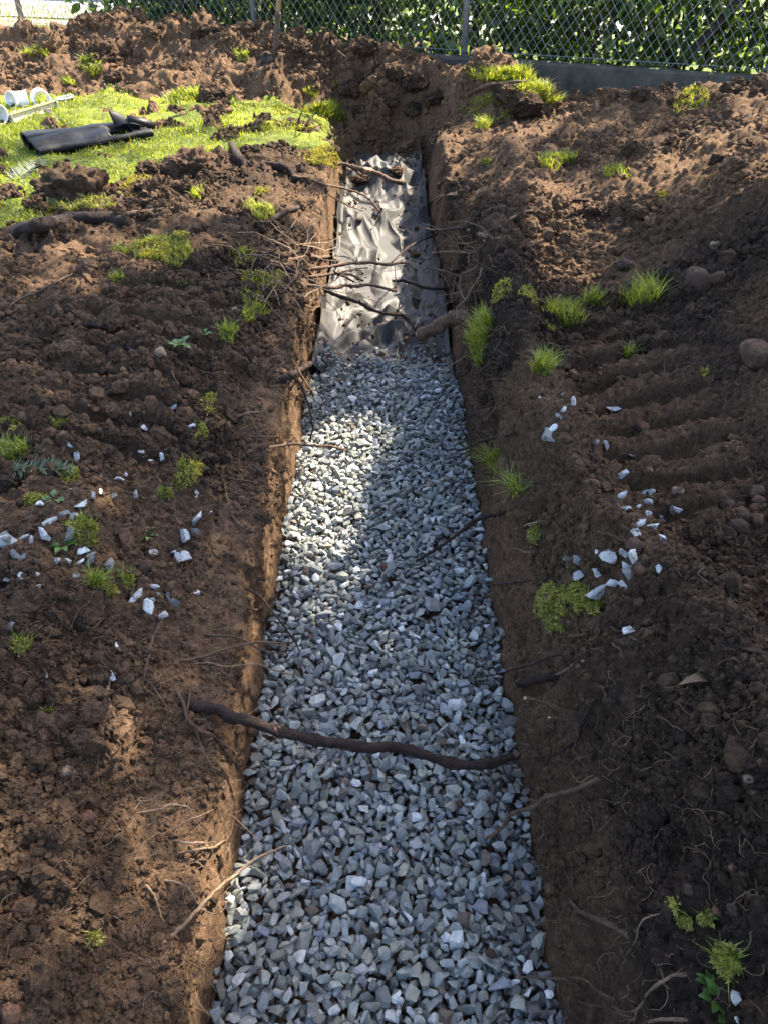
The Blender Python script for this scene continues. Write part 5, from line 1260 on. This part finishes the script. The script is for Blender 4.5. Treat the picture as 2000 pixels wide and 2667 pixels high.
# region, x, y, w, h, moss sprigs, grass blades, blade length, lift, label, category
TUFTS = [
 (1,165,230,116,44,60,200,.06,.03,'bright grass clump on the far left heap','grass tuft'),(1,400,290,80,120,60,170,.08,.02,'drooping grass on the tipped turf clod of the far heap','grass tuft'),
 (1,300,357,60,30,30,60,.05,.01,'small green tuft at the foot of the far left heap','grass tuft'),(1,1050,245,76,50,70,150,.05,.03,'yellow green tuft left of the shovel blade','grass tuft'),
 (1,1555,172,80,36,160,30,.05,.03,'yellow moss tuft on the earth boulder by the fence','moss'),(1,785,440,160,70,60,420,.07,.02,'wide bright grass clump at the back edge of the lawn','grass tuft'),
 (1,1220,490,110,50,160,150,.05,.04,'rounded grass hummock left of the big corner tuft','grass tuft'),(1,1400,495,150,80,220,520,.09,.05,'big bright grass tuft at the far corner of the lawn','grass tuft'),
 (1,1460,362,60,26,80,10,.03,.02,'green moss spot on the far heap beside the corner hollow','moss'),(1,1580,380,56,36,20,80,.05,.01,'shaded grass tuft on the heap right of the corner hollow','grass tuft'),
 (1,1345,405,70,30,70,40,.05,.01,'mixed green tuft behind the corner of the lawn','grass tuft'),(1,1395,680,140,110,800,60,.03,.03,'bright yellow moss cushion hanging over the trench corner','moss'),
 (3,610,135,190,70,520,20,.03,.03,'bright yellow moss ring on the left bank','moss'),(1,1200,560,260,60,260,260,.04,.01,'mossy grass patch along the lawn edge','grass tuft'),
 (2,560,350,300,90,160,1000,.08,.03,'wide bright grass crest on the right far heap','grass tuft'),(2,450,435,130,52,420,50,.03,.04,'yellow moss hummock below the bright grass crest','moss'),(2,660,410,160,80,60,420,.08,.03,'long grass falling over the right side of the crest','grass tuft'),
 (2,530,492,50,50,120,10,.03,.02,'small hanging moss under the clod of the right far heap','moss'),(2,430,540,90,56,60,170,.06,.03,'bright tuft low on the right far heap','grass tuft'),(2,370,482,80,36,160,20,.03,.02,'moss spot left of the moss hummock','moss'),
 (2,1145,335,100,110,420,60,.06,.05,'tall brownish moss tuft in front of the curb','moss'),(2,1320,440,130,150,380,120,.05,.02,'moss draped over the dark clod right of the tall tuft','moss'),(2,740,702,150,60,140,300,.05,.02,'shaded grass strip on the dark right heap','grass tuft'),
 (2,1000,752,120,40,80,90,.05,.01,'thin tuft right of the shaded grass strip','grass tuft'),(2,445,702,50,22,90,10,.03,.01,'tiny yellow moss dot near the far right lip','moss'),
 (3,700,430,290,130,650,420,.05,.05,'large leafy turf clump on the left bank','turf'),(3,785,370,80,80,300,10,.03,.05,'yellow moss crown on the large turf clump','moss'),(3,1130,545,170,90,900,60,.03,.03,'green moss pad close to the left lip','moss'),(3,1110,615,190,80,300,120,.04,.02,'lower mossy patch close to the left lip','moss'),
 (3,1090,700,110,60,60,120,.05,.02,'small grass patch at the lip above the long root','grass tuft'),(3,1125,255,120,70,120,240,.05,.02,'grass tuft behind the broken branch','grass tuft'),(3,1130,160,50,70,110,20,.03,.01,'thin moss strip below the hooked root','moss'),
 (3,1050,440,100,100,150,40,.04,.01,'moss line on the left bank beside the turf clump','moss'),(3,855,180,70,36,10,60,.06,.01,'few grass blades beside the dark earth lump','grass tuft'),(3,990,790,80,70,60,180,.06,.02,'shaded grass tuft beside the small weeds','grass tuft'),
 (3,330,215,240,110,500,260,.05,.03,'turf hanging on the big sod lump','turf'),(3,820,550,90,40,90,20,.03,.01,'faint moss spot in the middle of the left bank','moss'),(3,510,540,70,40,60,40,.04,.01,'faint green spot under the turf clump','moss'),
 (5,385,850,80,110,360,20,.03,.02,'yellow moss strip at the right lip','moss'),(5,510,890,120,140,420,60,.035,.03,'yellow green moss cushion on the right lip','moss'),(5,680,960,180,90,60,260,.07,.01,'sprawling dry grass right of the moss cushion','grass tuft'),
 (5,815,905,80,50,20,70,.08,.01,'wispy grass between the dry grass and the spiky tuft','grass tuft'),(5,1050,890,170,80,0,150,.13,.01,'spiky bright grass tuft in the right rut','grass tuft'),(5,290,1075,160,210,160,750,.08,.05,'big grass clump hanging over the right wall beside the sawn log','grass tuft'),
 (5,575,1035,90,50,140,40,.04,.02,'pale moss tuft below the dry grass','moss'),(5,585,1215,80,60,30,90,.07,.01,'small grass tuft on the upper right ridge','grass tuft'),(5,990,1165,60,50,0,45,.07,.01,'few blades in the middle of the right ruts','grass tuft'),
 (5,1350,1240,36,24,30,10,.03,.0,'tiny green sprout right of the ruts','grass tuft'),(5,1148,390,40,30,90,10,.03,.02,'bright moss dot beside the pale slab of the right heap','moss'),
 (6,75,330,150,76,520,60,.03,.02,'moss patch at the left edge beside the sunlit earth','moss'),(6,300,310,110,40,180,10,.03,.01,'dry yellow moss right of the edge patch','moss'),(6,70,480,200,100,380,260,.05,.02,'grassy turf above the fir sprig','turf'),(6,350,405,50,18,60,0,.03,.01,'tiny moss spot above a white stone','moss'),
 (6,390,605,90,60,240,40,.03,.02,'moss clump right of the fir sprig','moss'),(6,190,730,100,50,500,0,.03,.03,'yellow moss clump below the fir sprig','moss'),(6,450,910,150,130,640,120,.04,.04,'star shaped yellow moss clump among the white stones','moss'),
 (6,1135,215,90,120,120,20,.03,.01,'sparse yellow moss near the left lip','moss'),(6,1085,370,70,100,110,20,.04,.01,'thin moss strand below the sparse moss','moss'),(6,1020,580,160,150,420,60,.04,.02,'branching yellow moss on the left bank','moss'),(6,890,695,80,46,110,20,.03,.01,'faint moss left of the branching moss','moss'),
 (6,685,1165,50,90,80,40,.04,.01,'thin upright moss strand below the stones','moss'),(6,600,1220,60,46,110,10,.03,.01,'small moss dot left of the thin strand','moss'),(6,525,1185,70,50,20,70,.06,.01,'dark green blades below the stone heap','grass tuft'),(6,820,1240,1,1,0,0,.01,0,'',''),
 (8,430,25,90,50,10,90,.07,.01,'small grass tuft on the right ridge top','grass tuft'),(8,200,530,110,120,40,110,.08,.01,'grass wisp hanging on the right wall','grass tuft'),(8,290,680,80,80,10,50,.08,.01,'lower grass wisp hanging on the right wall','grass tuft'),
 (8,398,915,56,90,260,10,.03,.02,'small moss tail on the right wall above the big clump','moss'),(8,545,1270,270,170,2100,120,.035,.05,'big yellow moss clump on the right wall','moss'),(8,520,1370,110,140,600,30,.04,.04,'hanging lower lobe of the big moss clump','moss'),(8,690,1300,130,100,600,20,.035,.03,'right lobe of the big yellow moss clump','moss'),
 (9,110,165,100,110,150,20,.04,.01,'moss sprig at the left edge of the near bank','moss'),(9,505,1750,50,80,60,10,.03,.01,'faint moss low on the left bank','moss'),(9,265,530,40,20,20,10,.03,.0,'tiny moss on the near left bank','moss'),
 (12,1220,1445,70,60,110,10,.03,.01,'small moss sprig on the lower right slope','moss'),(12,1325,1415,60,60,130,10,.03,.01,'brown green moss on the lower right slope','moss'),(12,1450,1665,110,140,420,60,.04,.02,'yellow moss above the leafy weed at bottom right','moss'),(12,1155,1370,30,50,60,0,.03,.0,'tiny moss strand on the lower right slope','moss'),
]
def tufts():
    r = np.random.default_rng(61)
    for (reg, x, y, w_, h_, nm, nb, L, lift, lb, cat) in TUFTS:
        if not lb: continue
        P, c, ext = area_pts(reg, x, y, w_, h_, max(nm*3, nb, 20), r, nm > nb)
        k = (c - Vector((0, 0, CAMH))).length; so = Soup(); org = np.array(c[:]); sh = False
        root = empty({'moss': 'moss_clump', 'turf': 'turf_clump'}.get(cat, 'grass_tuft'), c); tag(root, lb, cat, 'patches of moss and grass on the earth')
        if nm:
            V, F, v = moss_vf(P[:nm*3], r, .0095 + .0014*k, min(lift, ext*.3)*.55)
            new_obj('moss', np_mesh('moss', V - org, F, False, {'v': v}), M_moss, root)
        if nb:
            nb = int(nb*2.2); Pb = [P[int(i)] for i in r.integers(0, len(P), nb)]
            p0 = np.array([p[0][:] for p in Pb]); nn = np.array([(p[1]*.5 + Vector((0, 0, .8))).normalized()[:] for p in Pb])
            hang = 1.5 if 'hanging' in lb and 'right wall beside' not in lb or 'droop' in lb or 'fall' in lb else .75
            V, F, v = blades(p0, nn, r.uniform(.4, 1.25, nb)*L, np.full(nb, .0012 + .0006*k), int(r.integers(1e6)), hang)
            new_obj('blades', np_mesh('blades', V - org, F, False, {'v': v}), M_tuft, root)
tufts()
def weeds():
    W = [(3,785,835,100,7,'small weed with round leaves in front of the cobble'),(3,885,790,80,6,'smaller weed right of the round leaved one'),(6,300,735,120,5,'pale lobed weed leaves beside the yellow moss'),(6,345,990,130,9,'lobed green weed at the foot of the star shaped moss'),
     (6,800,930,110,5,'small bright weed in the middle of the left bank'),(9,165,180,50,2,'single pointed leaf at the left edge'),(12,1330,1800,110,8,'leafy weed with round leaves at bottom right'),(12,1370,1880,150,9,'broad yellowish leaves below the weed at bottom right'),(12,1400,1940,130,5,'drooping weed leaves at the bottom right edge'),(6,890,740,34,2,'tiny green leaf on the left bank')]
    r = np.random.default_rng(71)
    for reg, x, y, sz, n, lb in W:
        pxx, pyy = px(reg, x, y); h, nn = hit(pxx, pyy); k = (h - Vector((0, 0, CAMH))).length; s = sz*R[reg][2]/FPX*k*.95
        root = empty('weed', h); tag(root, lb, 'weed', 'small weeds on the banks')
        for i in range(n):
            a = 6.28*i/n + r.normal(0, .3); V, F = leaf_vf(s*.42*r.uniform(.7, 1.15), s*.30*r.uniform(.8, 1.1), .8); V = V + np.array([0, s*.12, 0])
            o = new_obj('leaf', np_mesh('leaf', V, F, True, {'v': np.full(len(V), r.uniform(.1, .9))}), M_weed, root)
            o.rotation_euler = (r.uniform(.25, .75), r.normal(0, .2), a); o.location = (0, 0, .004)
    # fir sprigs
    for reg, x0, y0, x1, y1, lb in ((6,60,610,400,590,'grey green fir sprig lying on the left bank'),(1,70,800,200,720,'fir twig in the grass at the left edge')):
        so = Soup(); A, n1 = hit(*px(reg, x0, y0)); B, n2 = hit(*px(reg, x1, y1)); A += n1*.015; B += n2*.02; root_p = A.copy(); N_ = 150
        V, F = tube_vf([A, A.lerp(B, .5) + Vector((0, 0, .012)), B], [.002, .0016, .001], 5); so.add(V - np.array(root_p[:]), F, [.3])
        ax = (B - A).normalized(); sd = ax.cross(Vector((0, 0, 1))).normalized()
        for i in range(N_):
            t = r.random(); p = A.lerp(B, t) + Vector((0, 0, .012*(1 - (2*t - 1)**2))); sg = 1 if r.random() < .5 else -1
            d = (sd*sg*r.uniform(.5, 1.0) + ax*r.uniform(.2, .6) + Vector((0, 0, r.uniform(-.1, .7)))).normalized(); L = (B - A).length*.22*r.uniform(.6, 1.1)*(1 - .3*t); q = d.cross(Vector((0, 0, 1))).normalized()*.0016*(1 + .3*A.y)
            so.add(np.array([(p - q)[:], (p + q)[:], (p + d*L + q*.5)[:], (p + d*L - q*.5)[:]]) - np.array(root_p[:]), np.array([(0,1,2),(0,2,3)]), [r.uniform(0, 1)])
        me = np_mesh('fir_sprig', np.concatenate(so.V), np.concatenate(so.F), False, {'v': np.concatenate(so.A)[:, 0]})
        o = new_obj('fir_sprig', me, M_fir); o.location = root_p; tag(o, lb, 'fir sprig')
    # rust-coloured leaf
    for reg, x, y, sz, lb, col in ((6,510,565,70,'curled rust brown leaf on the left bank',(.10,.035,.015)),(12,1295,125,140,'curled brown leaf on the near right slope',(.13,.08,.045)),(4,440,1765,50,'small orange leaf at the front left fabric corner',(.35,.15,.05))):
        h, nn = hit2(*px(reg, x, y)); k = (h - Vector((0, 0, CAMH))).length; s = sz*R[reg][2]/FPX*k
        V, F = leaf_vf(s, s*.5, 1.2); o = new_obj('fallen_leaf', np_mesh('fallen_leaf', V - np.array([0, s/2, 0]), F, True), simple('dead_leaf', col, .8)); o.location = h + nn*.01; o.rotation_euler = (.2, .25, 1.4); tag(o, lb, 'leaf')
weeds()
print('plants', round(time.time() - T0, 1))

# ------------------------------------------------------------------ shovel, pipe fittings, level, roll of fabric
def lathe_vf(prof, n=28):
    """profile of (radius, z) pairs turned about z"""
    V = []; F = []
    for r_, z in prof:
        for k in range(n): V.append((r_*math.cos(2*PI*k/n), r_*math.sin(2*PI*k/n), z))
    for i in range(len(prof) - 1):
        for k in range(n): a, b = i*n + k, i*n + (k + 1) % n; F += [(a, b, b + n), (a, b + n, a + n)]
    return np.array(V, np.float32), np.array(F)
def shovel():
    h, _ = hit(*px(1, 1182, 262)); base_p = h + Vector((0, 0, -.02))
    top = z_at(728, 0, h.y + .03); ax = (top - base_p).normalized()
    root = empty('shovel', base_p); root.rotation_euler = ax.to_track_quat('Z', 'X').to_euler(); tag(root, 'long handled shovel stuck upright in the far spoil heap', 'shovel')
    Mw = simple('ash_handle', (.42, .29, .17), .6, scale=26, var=.2); Ms = simple('dirty_steel', (.11, .095, .085), .55, .5, scale=30, var=.35); Mt = simple('soiled_socket', (.10, .065, .045), .85, scale=40, var=.3)
    V, F = tube_vf([(0, 0, .30), (0, 0, .7), (.004, 0, 1.2), (0, 0, 1.42), (0, 0, 1.45)], [.019, .0195, .018, .018, .010], 14, .01); new_obj('handle', np_mesh('handle', V, F, True), Mw, root)
    V, F = tube_vf([(0, 0, .04), (0, 0, .12), (0, 0, .32), (0, 0, .34)], [.012, .020, .0225, .021], 14, .02); new_obj('socket', np_mesh('socket', V, F, True), Mt, root)
    nu, nv = 13, 15; P = []
    for j in range(nv):
        t = j/(nv - 1); z = .06 - .28*t; wv = .105*(1 - .1*t) if t < .6 else .105*.94*math.sqrt(max(0, 1 - ((t - .6)/.42)**2)); wv = wv*min(1, .72 + t*4)
        for i in range(nu):
            u_ = -1 + 2*i/(nu - 1); P.append((u_*wv, .03*u_*u_ - .02 + .02*math.exp(-(u_*3)**2)*(1 - t), z + (.012*abs(u_) if j == 0 else 0)))
    F = []
    for j in range(nv - 1):
        for i in range(nu - 1): a = j*nu + i; F.append((a, a + 1, a + nu + 1, a + nu))
    me = np_mesh('blade', P, F, True); o = new_obj('blade', me, Ms, root); sm = o.modifiers.new('thick', 'SOLIDIFY'); sm.thickness = .003
    for sg in (-1, 1):
        V, F = box_vf(.018, .075, -.009, .009, .058, .063); V = V*np.array([sg, 1, 1]); F = F if sg > 0 else F[:, ::-1]; new_obj('footstep', np_mesh('footstep', V, F), Ms, root)
shovel()
M_pvc = simple('white_plastic', (.78, .80, .83), .35, scale=10, var=.03, bs=0)
def elbow(name, ctr, d_in, d_out, r, L1, L2, label, rim=.012):
    """short pipe bend: two sleeves with belled, open ends, joined at an angle"""
    root = empty(name, ctr); tag(root, label, 'pipe fitting', 'white plastic pipe bends lying behind the lawn')
    mid = tube_open([Vector(d_in)*.02*1, Vector((0, 0, 0)), Vector(d_out)*.02], r*.93)
    new_obj('bend', mid, M_pvc, root)
    for dv, L in ((d_in, L1), (d_out, L2)):
        V, F = lathe_vf([(r*.80, -.01), (r*.93, -.012), (r*.93, .012), (r*1.0, .020), (r*1.0, L - rim), (r*1.07, L - rim), (r*1.07, L), (r*.96, L), (r*.94, L - .01), (r*.90, .02), (r*.84, .018), (r*.80, -.01)], 40)
        o = new_obj('sleeve', np_mesh('sleeve', V, F, True), M_pvc, root); o.rotation_euler = Vector(dv).to_track_quat('Z', 'Y').to_euler()
        me = o.data
        for p in me.polygons: p.use_smooth = True
    return root
def tube_open(P, r):
    V, F = tube_vf(P, [r, r*1.0, r], 30, 0, caps=False); return np_mesh('bend', V, F, True)
def fittings():
    def place(x, y, r): 
        h, nn = hit(*px(0, x, y)); return h + Vector((0, 0, r*1.05))
    r = .057
    c = place(52, 286, r); elbow('pipe_bend', c, (-.50, -.84, .16), (.90, .40, .02), r, .055, .075, 'left one of two white plastic pipe bends, opening toward the viewer')
    c = place(116, 284, r); elbow('pipe_bend', c, (.45, -.86, .14), (-.55, .80, .10), r, .055, .065, 'right one of two white plastic pipe bends, opening toward the right')
    c = place(-16, 318, r); elbow('pipe_bend', c, (.80, -.50, -.05), (-.9, .2, .0), r, .10, .085, 'white plastic pipe bend cut off by the left picture edge')
fittings()
def level():
    A, _ = hit(*px(0, 32, 326)); B, _ = hit(*px(0, 148, 290)); A += Vector((0, 0, .035)); B += Vector((0, 0, .038)); d = B - A; L = d.length
    root = empty('spirit_level', A); root.rotation_euler = (math.radians(-18), -math.asin(d.z/L), math.atan2(d.y, d.x)); tag(root, 'yellow box spirit level with oval openings lying in the grass', 'spirit level')
    My = simple('yellow_label', (.72, .53, .16), .5, scale=20, var=.1, bs=0); Mc = simple('cream_body', (.60, .54, .34), .5, scale=20, var=.12, bs=0); Mk = simple('grey_plastic', (.20, .21, .20), .5, scale=20, bs=0); Mv = simple('vial', (.45, .6, .2), .1, bs=0)
    V, F = box_vf(0, L, -.011, .011, -.028, .022); new_obj('body', np_mesh('body', V, F), Mc, root)
    V, F = box_vf(.004, L - .004, -.028, .028, .0225, .031); new_obj('face_plate', np_mesh('face_plate', V, F), My, root)
    for x, rx in ((.13, .035), (.28, .075), (.60, .075), (.78, .035)):
        V, F = lathe_vf([(.0, 0), (.8, 0), (1.0, .0), (1.0, .005), (.86, .005), (.84, .002), (.0, .002)], 24)
        V = V*np.array([rx*L, .021, 1]); o = new_obj('opening', np_mesh('opening', V, F, False), Mk, root); o.location = (x*L, 0, .0312)
        if rx > .05:
            for q in range(5):
                V, F = box_vf(-.002, .002, -.014, .014, 0, .003); g = new_obj('grip_rib', np_mesh('grip_rib', V, F), Mc, o); g.location = ((q - 2)*.017*L/.6, 0, .004)
        else:
            V, F = tube_vf([(-.018, 0, .004), (.018, 0, .004)], [.006, .006], 10, 0); g = new_obj('vial', np_mesh('vial', V, F, True), Mv, o)
    V, F = box_vf(-.006, .0, -.03, .03, -.030, .033); new_obj('end_cap', np_mesh('end_cap', V, F), Mk, root)
    V, F = box_vf(L, L + .006, -.03, .03, -.030, .033); new_obj('end_cap', np_mesh('end_cap', V, F), Mk, root)
    # pale tool with an oval loop, and the black blade
    A, _ = hit(*px(1, 175, 476)); B, _ = hit(*px(1, 250, 458)); A.z += .02; B.z += .025
    root = empty('hand_saw', A); tag(root, 'cream hand tool with an oval grey loop handle behind the level', 'tool'); o_ = np.array(A[:])
    d = (B - A).normalized(); s_ = d.cross(Vector((0, 0, 1))).normalized()
    W = .022; P = [A - s_*.007, A + s_*.007, B + s_*W, B - s_*W]; P2 = [p + Vector((0, 0, .008)) for p in P]
    me = bpy.data.meshes.new('bar'); me.from_pydata([(p - A)[:] for p in P + P2], [], [(0,3,2,1),(4,5,6,7),(0,1,5,4),(1,2,6,5),(2,3,7,6),(3,0,4,7)]); new_obj('bar', me, Mc, root)
    c = B + d*.085; ring = [c + d*.080*math.cos(t) + s_*.034*math.sin(t) + Vector((0, 0, .010)) for t in np.linspace(0, 2*PI, 26)]
    V, F = tube_vf(ring, [.010]*26, 8, 0); new_obj('loop_handle', np_mesh('loop_handle', V - o_, F, True), Mk, root)
    A, _ = hit(*px(0, 127, 303)); B, _ = hit(*px(0, 172, 328)); A.z += .035; B.z += .012; d = B - A; sd = d.cross(Vector((0, 0, 1))).normalized()*.020
    me = bpy.data.meshes.new('black_scraper'); P = [A - sd, A + sd, B + sd*.4, B - sd*.4]; P2 = [p + Vector((0, 0, .012)) for p in P]
    me.from_pydata([(p - A)[:] for p in P + P2], [], [(0,3,2,1),(4,5,6,7),(0,1,5,4),(1,2,6,5),(2,3,7,6),(3,0,4,7)])
    root = empty('black_scraper', A); tag(root, 'narrow black tool leaning from under the level into the grass', 'tool')
    new_obj('shaft', me, simple('black_rubber', (.02, .02, .022), .5, bs=0), root)
    V, F = tube_vf([B - A, (B - A)*1.22 + Vector((0, 0, .0))], [.006, .004], 6, 0); new_obj('tip', np_mesh('tip', V, F), Mc, root)
level()
def fabric_roll():
    A, _ = hit(*px(0, 80, 398)); B, _ = hit(*px(0, 372, 348)); A.z += .012; B.z += .012
    d = B - A; L = d.length; ang = math.atan2(d.y, d.x)
    root = empty('fabric_roll', A); root.rotation_euler = (0, -math.asin(d.z/L), ang); tag(root, 'half unrolled length of black drainage fabric lying on the lawn', 'fabric roll')
    m, nt, b = mat_new('black_fabric'); nt.links.new(ramp(nt, noise(nt, 20, 4).outputs[0], [(.3, (.0045, .0045, .0055)), (.7, (.009, .009, .011))]), b.inputs['Base Color']); b.inputs['Roughness'].default_value = .5; b.inputs['Specular IOR Level'].default_value = .16; bump(nt, b, noise(nt, 30, 4).outputs[0], .3, .01)
    # cross-section: front tube, flat back sheet, rear fold; extruded along the length with an opening near the far end
    n = 90; Vv = []; prof_n = 64
    for i in range(n):
        t = i/(n - 1); x = t*L
        wv = .012*math.sin(t*9) + .006*math.sin(t*23); ends = .02*math.sin(t*3)
        k = 1 - .35*t
        for j in range(prof_n):
            q = j/(prof_n - 1)
            if q < .42:      # spiral roll at the front left
                a = q/.42*2*PI*1.35 - PI*.45; rr = (.062 + .006*math.sin(3*a + t*5) - .02*(1 - q/.42))*k*1.15; y = .0 + rr*math.cos(a); z = .066*k + rr*math.sin(a)
                y += .035
            elif q < .75:     # sheet running back to the near side
                u_ = (q - .42)/.33; y = .10*(1 - u_) - .145*u_ + .0; z = .115*(1 - u_)*k + .030*u_ + .035*math.sin(PI*u_)*k + .006*math.sin(u_*9 + t*12)
            else:             # curled near edge
                u_ = (q - .75)/.25; a = PI*.5 + u_*PI*1.35; rr = .034*(1 + .12*math.sin(t*14)); y = -.145 + rr*math.cos(a); z = .034 + rr*math.sin(a) - .004 + .0
            Vv.append((x + ends*(y*2), y*1.08, max(.002, (z + wv*.3)*.70)))
    F = []
    for i in range(n - 1):
        for j in range(prof_n - 1):
            t = i/(n - 1); q = j/(prof_n - 1)
            if .66 < t < .86 and .50 < q < .70: continue          # gap where the sheet is folded open
            a = i*prof_n + j; F.append((a, a + 1, a + prof_n + 1, a + prof_n))
    me = np_mesh('sheet', Vv, F, True); o = new_obj('sheet', me, m, root); sm = o.modifiers.new('t', 'SOLIDIFY'); sm.thickness = .003
    # raised triangular flap
    P = []; NU = 12
    for i in range(NU):
        for j in range(NU):
            u_, v_ = i/(NU - 1), j/(NU - 1); P.append((L*(.76 + .20*u_*(1 - .1*v_)) , -.02 + .07*v_ - .10*u_*(1 - v_) , .05 + .085*(1 - u_)*v_**1.1 + .02*math.sin(u_*3)))
    F = [(i*NU + j, i*NU + j + 1, (i + 1)*NU + j + 1, (i + 1)*NU + j) for i in range(NU - 1) for j in range(NU - 1)]
    o = new_obj('flap', np_mesh('flap', P, F, True), m, root); sm = o.modifiers.new('t', 'SOLIDIFY'); sm.thickness = .003
    V, F = tube_vf([(L*.88, -.02, .05), (L*.98, -.04, .05), (L*1.10, -.05, .035)], [.05, .035, .018], 12, .15); o = new_obj('twisted_end', np_mesh('twisted_end', V, F, True), m, root)
fabric_roll()
print({o.name: len(o.data.polygons) for o in S.objects if o.type == 'MESH' and len(o.data.polygons) > 30000})
print('tris', sum(len(o.data.polygons)*(2 if len(o.data.polygons) and len(o.data.polygons[0].vertices) == 4 else 1) for o in S.objects if o.type == 'MESH'), len(YR))
print('done', round(time.time() - T0, 1))
